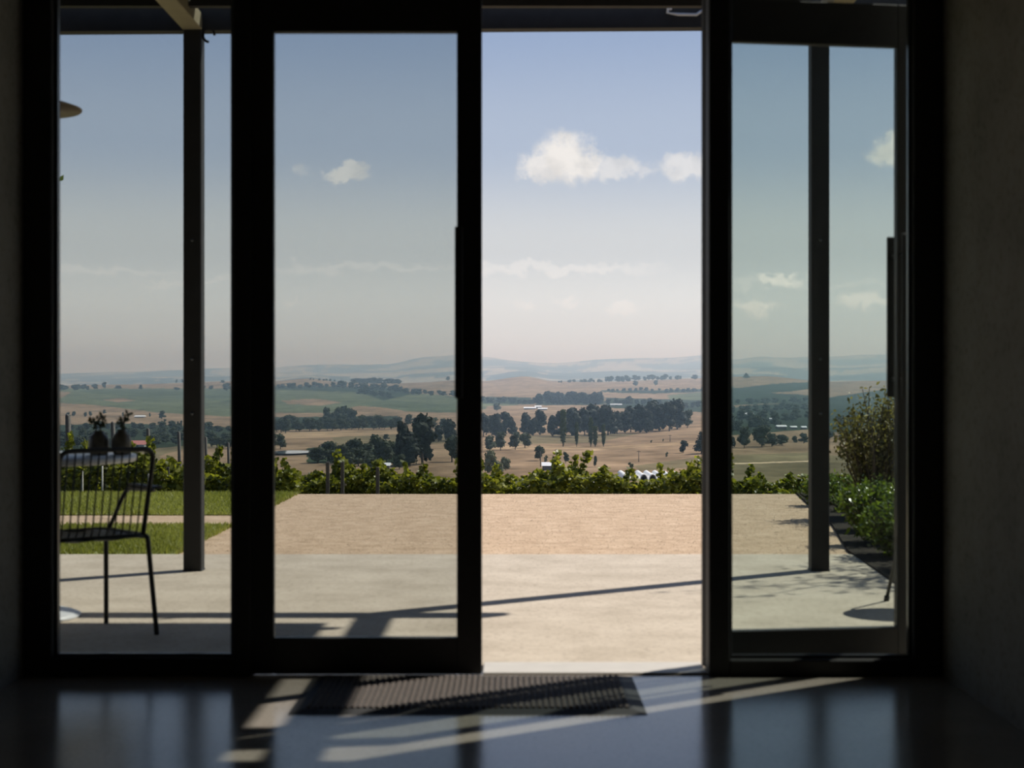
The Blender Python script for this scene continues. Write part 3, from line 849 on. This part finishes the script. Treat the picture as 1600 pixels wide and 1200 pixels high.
# row-end posts marching down the hill
PG = 'vineyard posts stepping down the slope'
posts = [(107, 649, 25), (177, 660, 31), (232, 670, 37), (280, 675, 43), (322, 683, 49), (357, 692, 55), (30, 636, 20.5)]
for (xp, yp, d) in posts:
    q = px(xp, yp, d); zg = hill_z(q.x, d)
    o = MB(); hh = q.z - zg
    o.tube([(0, 0, -.05), (.008, 0, hh * .5), (-.008, 0, hh - .006), (0, 0, hh)], [.046, .044, .042, .030], 10)
    tag(put('vineyard_post', o.mesh('vineyard_post', M['timber_grey']), None, (q.x, d, zg)), 'tall round grey vineyard post rising above the vines', 'post', PG)
for (xp, yp, d) in ((512, 722, 17.3), (535, 722, 17.36), (590, 730, 17.4), (262, 730, 18.3)):
    q = px(xp, yp, d); zg = hill_z(q.x, d); hh = q.z - zg
    o = MB(); o.box((-.019, -.019, -.03), (.019, .019, hh), bev=.003)
    tag(put('vine_post', o.mesh('vine_post', M['timber_grey']), None, (q.x, d, zg)), 'short square dark post standing among the front row vines', 'post', 'short posts in the front vine row')
for (xp, yp, d) in ((87, 728, 17.2), (129, 736, 17.1), (160, 728, 17.1), (232, 740, 17.15), (20, 730, 17.1)):
    q = px(xp, yp, d); zg = hill_z(q.x, d); hh = q.z - zg
    o = MB(); o.tube([(0, 0, -.03), (0, 0, hh)], .009, 7)
    tag(put('vine_stake', o.mesh('vine_stake', M['stake_white']), None, (q.x, d, zg)), 'thin pale stake supporting a vine beside the lawn', 'stake', 'pale vine stakes')

# ================================================================== shrubs right of the court
def stems(mb, r, n, h, spread, rad):
    out = []
    for k in range(n):
        a = r.uniform(0, 6.283); s = spread * math.sqrt(r.random())
        tip = Vector((math.cos(a) * s, math.sin(a) * s, h * r.uniform(.75, 1.05) * (1 - .25 * (s / spread) ** 2)))
        b0 = Vector((math.cos(a) * s * .2, math.sin(a) * s * .2, 0))
        mid = b0.lerp(tip, .5) + Vector((r.gauss(0, .05), r.gauss(0, .05), h * .06))
        mb.tube([b0, mid, tip], [rad, rad * .75, rad * .3], 5); out.append((b0, mid, tip))
    return out
def shrub(name, loc, h, spread, nst, nlf, lsz, m, label, seed, lo=.15, cloud=.06, group=None):
    r = random.Random(seed)
    t = thing(name, loc, label, 'shrub', group)
    mb = MB(); paths = stems(mb, r, nst, h, spread, .009)
    mb.build('stems', M['bark'], t)
    cs = []
    for k in range(nlf):
        b0, mid, tip = r.choice(paths); u = lo + (1 - lo) * r.random() ** .8
        p = (b0 * (1 - u) ** 2 + mid * 2 * u * (1 - u) + tip * u * u)
        cs.append(p + Vector((r.gauss(0, cloud), r.gauss(0, cloud), r.gauss(0, cloud))))
    lf = MB(); leaves(lf, cs, lsz, rnd=r)
    tag(lf.build('foliage', m, t), kind='stuff')
q = px(1368, 792, 13.6)
shrub('olive_shrub', (q.x, 13.6, 0), 1.08, .36, 64, 5200, .042, M['olive_leaf'], 'tall airy olive brown shrub above the planting bed', 4, .14, .045)
shrub('olive_shrub', (q.x + .72, 13.3, 0), 1.10, .40, 40, 2600, .042, M['olive_leaf'], 'second olive brown shrub further along the planting bed', 5, .18, .045)
shrub('low_shrub', (px(1240, 792, 15.0).x + .28, 15.0, -.01), .27, .21, 46, 1900, .036, M['gloss_leaf'], 'low dark glossy shrub spilling over the gravel edge', 6, .2, .035)
shrub('low_shrub', (px(1318, 792, 15.5).x, 15.5, -.01), .26, .27, 40, 1500, .036, M['gloss_leaf'], 'low glossy shrub at the foot of the tall olive shrub', 12, .2, .035)
shrub('low_shrub', (px(1335, 792, 14.3).x, 14.2, -.01), .18, .27, 40, 1300, .036, M['gloss_leaf'], 'ground hugging glossy shrub under the tall olive shrub', 13, .2, .035)
shrub('glossy_shrub', (2.62, 11.35, 0), .42, .30, 60, 3000, .043, M['gloss_leaf'], 'bright glossy green shrub beside the terrace corner', 7, .15, .04)
shrub('glossy_shrub', (2.56, 10.5, 0), .36, .28, 60, 2600, .043, M['gloss_leaf'], 'small glossy green shrub leaning over the terrace edge', 8, .15, .04)
shrub('glossy_shrub', (2.66, 9.75, 0), .42, .34, 60, 3000, .043, M['gloss_leaf'], 'glossy green shrub next to the stool', 9, .15, .04)
shrub('glossy_shrub', (2.88, 12.3, 0), .36, .34, 60, 2800, .043, M['gloss_leaf'], 'glossy green shrub halfway along the planting bed', 10, .15, .04)
gt = thing('garden_tree', (4.35, 11.0, 0), 'small open crowned tree standing in the planting bed', 'tree')
mb = MB(); r = random.Random(31); tips = []
mb.tube([(0, 0, -.02), (.03, 0, 1.3), (0, .03, 2.4), (.02, 0, 3.3)], [.05, .042, .03, .01], 8)
for k in range(18):
    a = r.uniform(0, 6.28); z = r.uniform(2.1, 3.3); L_ = r.uniform(.35, .75)
    tip = Vector((math.cos(a) * L_, math.sin(a) * L_, z + .4)); tips.append((Vector((0, 0, z)), tip)); mb.tube([(0, 0, z), tip * .5 + Vector((0, 0, z * .5 + .05)), tip], [.013, .008, .003], 5)
mb.build('trunk', M['bark'], gt)
lf = MB(); leaves(lf, [a.lerp(b_, r.uniform(.3, 1.04)) + Vector((r.gauss(0, .06), r.gauss(0, .06), r.gauss(0, .06))) for a, b_ in [r.choice(tips) for _ in range(520)]], .075, rnd=r)
tag(lf.build('foliage', M['gloss_leaf'], gt), kind='stuff')
# young tree on the lawn, mostly behind the left wall
tr = thing('young_tree', (-4.66, 12.2, 0), 'slender young tree on the lawn with small dark leaves', 'tree')
mb = MB(); r = random.Random(22)
mb.tube([(0, 0, -.02), (.02, 0, 1.2), (0, .02, 2.4), (.02, 0, 3.1)], [.04, .034, .025, .01], 8)
tips = []
for k in range(14):
    a = r.uniform(0, 6.28); z = r.uniform(1.6, 2.9); L_ = r.uniform(.5, 1.0)
    tip = Vector((math.cos(a) * L_, math.sin(a) * L_, z + .35)); tips.append((Vector((0, 0, z)), tip)); mb.tube([(0, 0, z), tip * .5 + Vector((0, 0, z * .5 + .05)), tip], [.012, .008, .003], 5)
tips.append((Vector((0, 0, 2.3)), Vector((1.10, .05, 2.70)))); mb.tube([(0, 0, 2.3), (.55, .02, 2.6), (1.10, .05, 2.70)], [.012, .008, .003], 5)
mb.build('trunk', M['bark'], tr)
lf = MB(); leaves(lf, [a.lerp(b_, r.uniform(.3, 1.04)) + Vector((r.gauss(0, .05), r.gauss(0, .05), r.gauss(0, .05))) for a, b_ in [r.choice(tips) for _ in range(900)]] + [Vector((1.1 + r.gauss(-.05, .04), r.gauss(0, .04), 2.70 + r.gauss(0, .05))) for _ in range(30)], .06, rnd=r)
tag(lf.build('foliage', M['gloss_leaf'], tr), kind='stuff')

# ================================================================== valley trees (unit height, unit width)
def crown(seed, blobs, ncards, size, m, trunk_h, trunk_r=.022, twoparts=False):
    r = random.Random(seed)
    mb = MB(); wts = []
    for (cx_, cy_, cz_, rx, ry, rz_) in blobs:
        nu, nv = 8, 5; vs_, fs = [], []
        for i in range(nv + 1):
            ph = math.pi * i / nv
            for j in range(nu):
                th = 2 * math.pi * j / nu; k = .86 * r.uniform(.85, 1.05)
                vs_.append((cx_ + rx * k * math.sin(ph) * math.cos(th), cy_ + ry * k * math.sin(ph) * math.sin(th), cz_ + rz_ * k * math.cos(ph)))
        for i in range(nv):
            for j in range(nu):
                jj = (j + 1) % nu; fs.append((i * nu + j, (i + 1) * nu + j, (i + 1) * nu + jj, i * nu + jj))
        mb.add(vs_, fs, True); mb.tint.extend([r.random() for _ in vs_])
        wts.append(rx * ry + rx * rz_ + ry * rz_)
    cs, ns_ = [], []
    for b_ in r.choices(blobs, wts, k=ncards):
        d = Vector((r.gauss(0, 1), r.gauss(0, 1), r.gauss(0, 1))).normalized(); k = r.uniform(.82, 1.06)
        cs.append((b_[0] + b_[3] * d.x * k, b_[1] + b_[4] * d.y * k, b_[2] + b_[5] * d.z * k)); ns_.append((d.x, d.y, d.z))
    leaves(mb, cs, size, ns_, lobed=True, rnd=r, jitter=.7)
    tk = MB(); tk.tube([(0, 0, -.03), (.01, 0, trunk_h * .6), (0, 0, trunk_h)], [trunk_r * 1.2, trunk_r, trunk_r * .7], 6)
    return mb.mesh('crown', m), tk.mesh('trunk', M['bark'])
def blobset(seed, n, rx, z0, z1, rb0, rb1, taper):
    r = random.Random(seed); out = []
    for k in range(n):
        z = z0 + (z1 - z0) * (k + .5) / n; w = rx * taper((z - z0) / (z1 - z0)); a = r.uniform(0, 6.28)
        q = r.uniform(rb0, rb1); s = w * r.uniform(.2, .9)
        out.append((math.cos(a) * s, math.sin(a) * s, z, q, q, q * .8))
    return out
TREES = {
    'pine': [crown(100 + k, blobset(100 + k, 12, .27, .17, .90, .13, .21, lambda t: 1 - .55 * t * t), 560, .075, M['pine_leaf'], .5) for k in range(4)],
    'gum': [crown(200 + k, blobset(200 + k, 11, .34, .24, .86, .14, .22, lambda t: .75 + .5 * t - .9 * t * t), 520, .08, M['gum_leaf'], .5) for k in range(4)],
    'poplar': [crown(300 + k, [(0, 0, .2 + .1 * q, .055 + .045 * math.sin(min(1, (q + .7) / 5) * 2.2), .055 + .045 * math.sin(min(1, (q + .7) / 5) * 2.2), .13) for q in range(8)], 420, .05, M['poplar_leaf'], .25, .016) for k in range(2)],
    'conifer': [crown(400, [(0, 0, .2 + .11 * q, .34 - .042 * q, .34 - .042 * q, .12) for q in range(7)], 480, .07, M['pine_leaf'], .3)],
    'scrub': [crown(500 + k, blobset(500 + k, 9, .45, .16, .74, .16, .26, lambda t: 1 - .4 * t), 420, .08, M['scrub_leaf'], .3) for k in range(3)],
}
def join_mesh(pair, nm):
    """crown and trunk in one mesh, for trees only a few pixels high"""
    a, b_ = pair
    mb = MB()
    for k, me_ in enumerate((a, b_)):
        mb.add([tuple(v.co) for v in me_.vertices], [tuple(p.vertices) for p in me_.polygons], k == 0, k)
    mb.smooth = [False] * len(mb.f)
    t = [0.0] * len(a.vertices); a.attributes['tint'].data.foreach_get('value', t)
    mb.tint = t + [0.0] * len(b_.vertices)
    return mb.mesh(nm, [a.materials[0], b_.materials[0]])
NAMES = {'pine': 'pine_tree', 'gum': 'gum_tree', 'poplar': 'poplar_tree', 'conifer': 'conifer_tree', 'scrub': 'scrub_bush'}
JOINED = {k: [join_mesh(p, NAMES[k]) for p in v] for k, v in TREES.items()}
tr_rng = random.Random(5)
RAD = {k: [max(math.hypot(v.co.x, v.co.y) for v in p[0].vertices) for p in v_] for k, v_ in TREES.items()}
TAKEN = []                                                  # (x, y, half size) of what already stands in the valley
for (sx_, sy_, sw_) in ((863, 735, 30), (598, 733, 20), (214, 699, 22), (217, 653, 14), (828, 640, 18), (848, 641, 14), (841, 638, 10), (963, 634, 17), (595, 598.5, 20),
                        (1171, 650, 13), (1222, 671, 14), (1241, 671, 9), (1257, 671, 7), (1205, 657, 4), (844.5, 730, 3), (869, 724, 3), (998, 722, 3), (1047, 690, 3)):
    p_, D_ = ground(sx_, sy_); TAKEN.append((p_.x, p_.y + 5, max(sw_ * D_ / F * .55 + .5, 6.5) if sw_ > 3 else 1.2))
def clear_spot(x, D, y, r):
    best = None
    for m in range(0, 90):
        for sg in ((-1, 1) if m else (1,)):
            d = D + sg * m * r * .12
            if d < 605: continue
            wx = (x - CX) * d / F; z = hill_z(wx, d)
            dy = abs(CY - (z - EYE) * F / d - y)
            if dy > 9: continue
            gap = min([max(abs(wx - a), abs(d - b_)) / (r + q) for a, b_, q in TAKEN] + [9])
            if gap >= .97: return Vector((wx, d, z)), True
            if best is None or gap > best[0]: best = (gap, Vector((wx, d, z)))
    return (best[1] if best else None), False
def tree(kind, x, y, hpx, wpx, label, group, var=None):
    p, D = ground(x, y)
    h = hpx * D / F; w = wpx * D / F
    k = tr_rng.randrange(len(TREES[kind])) if var is None else var
    wb_ = {'pine': .66, 'gum': .80, 'poplar': .24, 'conifer': .7, 'scrub': 1.25}[kind]
    y_seen = CY - (p.z - EYE) * F / D
    for shrink in (1, .85, .72, .6, .5):
        q, ok = clear_spot(x, D, y_seen, RAD[kind][k] * w / wb_ * shrink * .95)
        if ok: break
    if q is not None: p = q
    w *= shrink
    TAKEN.append((p.x, p.y, RAD[kind][k] * w / wb_ * .95))
    s = (w / wb_, w / wb_, h)
    rz = tr_rng.uniform(0, 6.28); cat = 'bush' if kind == 'scrub' else 'tree'
    if hpx >= 40:
        t = thing(NAMES[kind], p, label, cat, group, rz)
        tag(put('crown', TREES[kind][k][0], t, (0, 0, 0), 0, s), kind='stuff'); put('trunk', TREES[kind][k][1], t, (0, 0, 0), 0, s)
    else:
        o = put(NAMES[kind], JOINED[kind][k], None, p, rz, s); tag(o, label, cat, group)
AVOID = [(214, 699, 24, 12), (598, 731, 24, 8)]      # the sheds stand here
def line(kind, pts, n, h, w, label, group, jit=1.5):
    xs = [p_[0] for p_ in pts]; ys = [p_[1] for p_ in pts]
    for k in range(n):
        x = xs[0] + (xs[-1] - xs[0]) * (k + .5 + tr_rng.uniform(-.4, .4)) / n
        y = float(np.interp(x, xs, ys)) + tr_rng.uniform(-jit, jit)
        s = tr_rng.uniform(.75, 1.2)
        if any(abs(x - ax) < aw and abs(y - ay) < ah for ax, ay, aw, ah in AVOID): continue
        tree(kind, x, y, h * s, w * s * tr_rng.uniform(.85, 1.15), label, group)
# the nearest big trees
tree('pine', 660, 726, 82, 50, 'largest dark pine standing before the poplars and windbreak', None, 1)
tree('pine', 628, 722, 64, 24, 'narrow dark pine leaning against the largest pine', None, 2)
tree('pine', 640, 727, 56, 44, 'rounded dark pine growing in front of the largest pine', None, 3)
tree('gum', 706, 722, 42, 34, 'round grey green tree beside the closed door leaf, near the largest pine', None, 0)
lp = 'dark pine in the shorter windbreak stretch beyond the grey green bushes'; gp = 'windbreak pines of the shorter stretch'
line('pine', [(676, 690), (716, 689), (755, 682), (852, 680)], 13, 36, 25, lp, gp, .8)
lp = 'tall dark pine in the windbreak stretch behind the poplars'; gp = 'tall windbreak pines behind the poplars'
line('pine', [(862, 681), (905, 681), (935, 680), (1000, 675), (1062, 671)], 17, 42, 27, lp, gp, .8)
tree('gum', 1074, 669, 30, 20, 'lighter green tree ending the pine windbreak', None)
for x, h, w in ((880, 58, 12), (901, 38, 7), (923, 46, 9), (930, 33, 9), (943, 35, 8)):
    tree('poplar', x, 698, h, w, 'narrow upright poplar standing in front of the pine windbreak', 'poplars before the windbreak')
tree('conifer', 1096, 709, 36, 27, 'dark cone shaped conifer alone on the dry slope', None)
tree('pine', 1068, 708, 20, 15, 'small dark round tree beside the cone shaped conifer', None)
ls = 'grey green scrub bush on the near dry paddock'; gs = 'scrub bushes on the near paddock'
for x, y, h, w in ((770, 742, 46, 42), (790, 735, 24, 26), (820, 700, 24, 26), (805, 703, 28, 24), (782, 704, 30, 26), (765, 706, 26, 24), (844, 720, 24, 22), (985, 733, 12, 14), (930, 730, 18, 8), (884, 724, 18, 12), (853, 722, 12, 12), (1042, 714, 9, 8), (1018, 692, 5, 5), (1036, 690, 5, 4)):
    own = {770: 'largest grey green bush in the open doorway, just above the vines', 790: 'rounded bush leaning on the largest grey green bush', 844: 'loose tree behind the tallest power pole above the white roofed shed',
           985: 'low bush just before the white tunnels', 1042: 'lone small bush on the dry slope near the dark round tree'}.get(x)
    tree('scrub' if h > 40 or x < 800 and y > 730 else ('gum' if h > 14 else 'scrub'), x, y, h, w, own or ls, None if own else gs)
lg = 'olive green tree in the grove before the straw field'; gg = 'grove before the straw field'
for x, y, h, w in ((496, 724, 26, 34), (512, 722, 34, 36), (533, 722, 30, 30), (552, 722, 38, 34), (572, 724, 32, 34), (590, 722, 42, 30), (604, 722, 36, 30), (615, 722, 30, 26), (586, 704, 26, 22), (603, 688, 10, 12), (524, 726, 24, 30), (560, 728, 30, 36), (624, 731, 24, 24), (545, 732, 26, 30), (580, 734, 24, 30), (438, 702, 24, 24), (426, 702, 26, 26)):
    tree('gum', x, y, h, w, lg, gg)
lb = 'blue green tree in the belt above the straw field'; gb = 'tree belt above the straw field'
line('gum', [(425, 676), (625, 670)], 20, 19, 20, lb, gb, 1)
line('gum', [(425, 669), (640, 666)], 16, 17, 18, lb, gb, 2)
line('gum', [(505, 664), (560, 662)], 6, 24, 18, lb, gb, 1)
line('gum', [(640, 672), (714, 668)], 5, 16, 18, lb, gb, 1)
lw_ = 'tree in the wooded gully behind the lawn and vines'; gw = 'wooded gully trees'
line('gum', [(40, 676), (200, 671), (365, 676)], 22, 13, 18, lw_, gw, 1.5)
line('gum', [(40, 688), (240, 684), (372, 690)], 22, 15, 20, lw_, gw, 2)
line('gum', [(40, 702), (210, 698), (290, 692)], 18, 17, 24, lw_, gw, 2)
line('gum', [(325, 700), (372, 702)], 5, 18, 22, lw_, gw, 2)
line('poplar', [(268, 672), (286, 672)], 5, 15, 4, 'slim poplar in the little clump above the gully', 'poplar clump above the gully', .4)
lp2 = 'lone tree on the pale pasture below the green hill'; gp2 = 'pasture trees below the green hill'
for x, y, h, w in ((106, 652, 8, 9), (115, 651, 8, 9), (133, 652, 8, 8), (141, 651, 8, 7), (163, 647, 7, 7), (253, 655, 14, 13), (192, 652, 8, 4), (258, 660, 5, 6), (234, 652, 7, 4)):
    tree('gum', x, y, h, w, lp2, gp2)
lr = 'small tree on the skyline ridge above the green hill'; gr = 'ridge trees above the green hill'
line('gum', [(85, 611), (150, 609)], 8, 9, 14, lr, gr, 1)
for x, y, h, w in ((163, 608, 11, 9), (220, 609, 8, 8), (185, 608, 6, 14), (276, 610, 5, 12), (276, 597, 6, 5), (285, 597, 6, 5), (348, 599, 5, 9), (354, 611, 13, 18), (330, 610, 7, 9), (318, 608, 5, 10), (700, 595, 7, 8)):
    tree('gum', x, y, h, w, lr, gr)
line('gum', [(430, 607.5), (515, 606.5)], 10, 8, 12, lr, gr, .6)
line('gum', [(515, 607), (560, 609), (640, 614)], 14, 11, 14, lr, gr, 1)
line('gum', [(558, 616), (615, 622)], 9, 10, 13, lr, gr, 2)
line('gum', [(630, 616), (720, 620)], 9, 9, 14, lr, gr, 1)
line('gum', [(482, 593.5), (526, 597)], 7, 4, 5, lr, gr, .3)
line('pine', [(548, 599), (626, 600)], 14, 8, 11, 'dark tree of the hilltop copse around the white roof', 'hilltop copse', .5)
lf1 = 'dark tree of the square wood below the bare hill'; gf1 = 'square wood below the bare hill'
line('pine', [(836, 632), (942, 633)], 15, 17, 13, lf1, gf1, .5)
line('pine', [(842, 629), (940, 629)], 12, 15, 13, 'dark tree in the back row of the square wood', 'back row of the square wood', .7)
lf2 = 'hazy tree in the belt at the foot of the bare hill beside the square wood'; gf2 = 'tree belt at the foot of the bare hill'
line('gum', [(752, 630), (838, 632)], 11, 10, 13, lf2, gf2, .7)
tree('gum', 776, 643, 13, 17, 'round hazy tree alone on the pale field before the pale barns', None)
line('gum', [(946, 632), (1040, 636), (1107, 640)], 18, 10, 12, lf2, gf2, 2)
tree('gum', 982, 633, 14, 14, lf2, gf2)
lf2 = 'small tree of the hedgerow halfway up the bare hill'; gf2 = 'hedgerow halfway up the bare hill'
line('gum', [(944, 613), (1036, 611)], 10, 5, 8, lf2, gf2, .5)
line('gum', [(1040, 614), (1107, 611)], 9, 6, 9, lf2, gf2, .6)
lf2 = 'hazy tree on the skyline of the bare hill'; gf2 = 'skyline trees of the bare hill'
line('gum', [(888, 598.5), (945, 598)], 8, 5, 8, lf2, gf2, .5)
line('gum', [(943, 597.5), (986, 597)], 8, 9, 10, lf2, gf2, .5)
line('gum', [(988, 595), (1060, 594)], 10, 8, 10, lf2, gf2, .7)
for x, y, h, w in ((1063, 593, 6, 6), (1086, 594, 8, 15), (993, 604, 9, 11), (1024, 603, 9, 10), (923, 597, 6, 9), (873, 599, 3, 5), (877, 599, 4, 4)):
    tree('gum', x, y, h, w, lf2, gf2)
le = 'shadowy tree on the wooded flats below the far slope'; ge = 'trees on the wooded flats'
line('gum', [(1112, 634), (1280, 628)], 14, 9, 13, le, ge, 2)
line('gum', [(1112, 650), (1280, 640)], 13, 14, 17, le, ge, 2)
line('gum', [(1112, 662), (1280, 656)], 13, 18, 19, le, ge, 2)
line('gum', [(1112, 676), (1215, 670)], 8, 22, 20, le, ge, 2)
line('gum', [(1285, 668), (1440, 660)], 12, 20, 20, le, ge, 3)
line('gum', [(1285, 686), (1440, 684)], 8, 14, 18, le, ge, 2)
ln_ = 'leafy tree at the edge of the near dry field beyond the bed'; gn = 'trees edging the near dry field'
for x, y, h, w in ((1163, 700, 34, 24), (1190, 699, 36, 34), (1206, 698, 22, 24), (1222, 696, 18, 26), (1242, 693, 12, 12), (1256, 693, 17, 18), (1145, 700, 18, 16), (1130, 702, 24, 20)):
    tree('gum', x, y, h, w, ln_, gn)
tree('conifer', 1166, 592, 9, 12, 'dark rounded conifer alone on the far ridge crest', None)

# ================================================================== far buildings, tunnels, poles, pond
def shed(x, y, wpx, hpx, rpx, wall, roof, label, depth=8.0):
    p, D = ground(x, y); w, h, r_ = wpx * D / F, hpx * D / F, rpx * D / F
    s = thing('farm_shed', p, label, 'building')
    MB().box((-w / 2, 0, -.3), (w / 2, depth, h)).build('wall', wall, s)
    rf = MB(); ov = w * .03 + .2
    rf.add([(-w / 2 - ov, -ov, h), (w / 2 + ov, -ov, h), (w / 2 + ov, depth / 2, h + r_), (-w / 2 - ov, depth / 2, h + r_), (w / 2 + ov, depth + ov, h), (-w / 2 - ov, depth + ov, h)], [(0, 1, 2, 3), (3, 2, 4, 5), (1, 4, 2), (0, 3, 5)])
    rf.build('roof', roof, s)
    dw = min(w * .2, 3.0); MB().box((-dw / 2, -.12, -.2), (dw / 2, .0, h * .8)).build('doorway', M['shed_wall_dark'], s)
RW = M['roof_white']
shed(863, 735, 30, 7, 5, M['shed_wall_dark'], RW, 'white roofed shed just beyond the front vines, beside the power poles')
shed(598, 733, 20, 5, 4, M['shed_wall_dark'], RW, 'small white roofed shed half hidden below the olive green grove')
shed(214, 699, 22, 4, 6, M['shed_wall'], M['roof_red'], 'red roofed farm shed behind the vases on the table', 10)
shed(217, 653, 14, 1.6, 2, M['shed_wall_dark'], RW, 'long low barn on the pale pasture below the green hill', 12)
shed(828, 640, 18, 2, 1.8, M['shed_wall_dark'], RW, 'long pale barn below the square wood', 14)
shed(848, 641, 14, 2, 1.8, M['shed_wall_dark'], RW, 'shorter pale barn beside the long pale barn', 12)
shed(841, 638, 10, 2, 2, M['shed_wall_dark'], RW, 'small pale barn behind the two other barns', 10)
shed(963, 634, 17, 1.6, 1.2, M['shed_wall'], RW, 'thin white shed at the end of the square wood', 10)
shed(595, 598.5, 20, 1.6, 1.4, M['shed_wall_dark'], RW, 'white roofed building on the hilltop inside the dark copse', 12)
shed(1171, 650, 13, 3, 2.5, M['shed_wall'], RW, 'white house amid the shadowy trees of the flats', 9)
shed(1222, 671, 14, 4, 2.5, M['shed_wall_dark'], RW, 'white roofed farmhouse at the edge of the flats', 9)
shed(1241, 671, 9, 3, 2, M['shed_wall_dark'], RW, 'short white shed beside the white roofed farmhouse', 8)
shed(1257, 671, 7, 3, 2, M['shed_wall_dark'], RW, 'smallest white shed in the row past the farmhouse', 8)
shed(1205, 657, 4, 2.2, 1.6, M['shed_wall'], RW, 'tiny white cottage between dark trees', 6)
for k, x in enumerate((978, 992, 1006, 1020, 1034, 1048, 1062)):
    p, D = ground(x, 758); w = 11 * D / F; hh = 10 * D / F
    t = thing('poly_tunnel', p, 'white arched tunnel in the row behind the front vines', 'tunnel', 'white tunnels behind the vines')
    sk = MB(); n = 10
    a = [(w / 2 * math.cos(math.pi * i / n), 0, hh * math.sin(math.pi * i / n) ** .7) for i in range(n + 1)]
    sk.add(a + [(q[0], 30, q[2]) for q in a], [(i, i + 1, n + 2 + i, n + 1 + i) for i in range(n)], True)
    sk.build('cover', M['white_net'], t)
    MB().tube([(q[0], -.1, q[2]) for q in a], .22, 6).build('hoop', M['white_net'], t)
for x, y, h in ((844.5, 730, 25), (869, 724, 22), (998, 722, 18), (1047, 690, 11)):
    p, D = ground(x, y); hh = h * D / F
    t = thing('power_pole', p, 'dark wooden power pole on the dry paddock', 'pole', 'power poles on the paddock')
    MB().tube([(0, 0, -.3), (0, 0, hh)], [.20, .13], 8).build('pole', M['timber_grey'], t)
    MB().box((-.9, -.08, hh - .7), (.9, .08, hh - .5)).build('crossarm', M['timber_grey'], t)
p, D = ground(455, 709)
pond = MB(); n = 24
pond.add([(62 * 1.0 * D / F * .55 * math.cos(2 * math.pi * i / n), 9 * math.sin(2 * math.pi * i / n) * 2.2, 0) for i in range(n)], [tuple(range(n))])
wm = simple('dam_water', (.12, .15, .18), .06, 0, .1, .05)
tag(put('farm_dam', pond.mesh('farm_dam', wm), None, (p.x, p.y, p.z + .9)), 'pale farm dam reflecting the sky below the straw field', 'pond')

# ================================================================== haze over the valley
hz = MB().box((-14000, 420, -60), (14000, 19000, 300))
hm = bpy.data.materials.new('valley_haze'); hm.use_nodes = True
nt = hm.node_tree; nt.nodes.remove(nt.nodes['Principled BSDF'])
vsx = nt.nodes.new('ShaderNodeVolumeScatter')
vsx.inputs['Color'].default_value = (.57, .79, 1.0, 1)
vsx.inputs['Density'].default_value = 1.9e-4
vsx.inputs['Anisotropy'].default_value = 0.3
nt.links.new(vsx.outputs[0], nt.nodes['Material Output'].inputs['Volume'])
hm.cycles.homogeneous_volume = True
tag(hz.build('valley_haze', hm), 'thin blue summer haze lying over the valley and ranges', 'haze', kind='stuff')
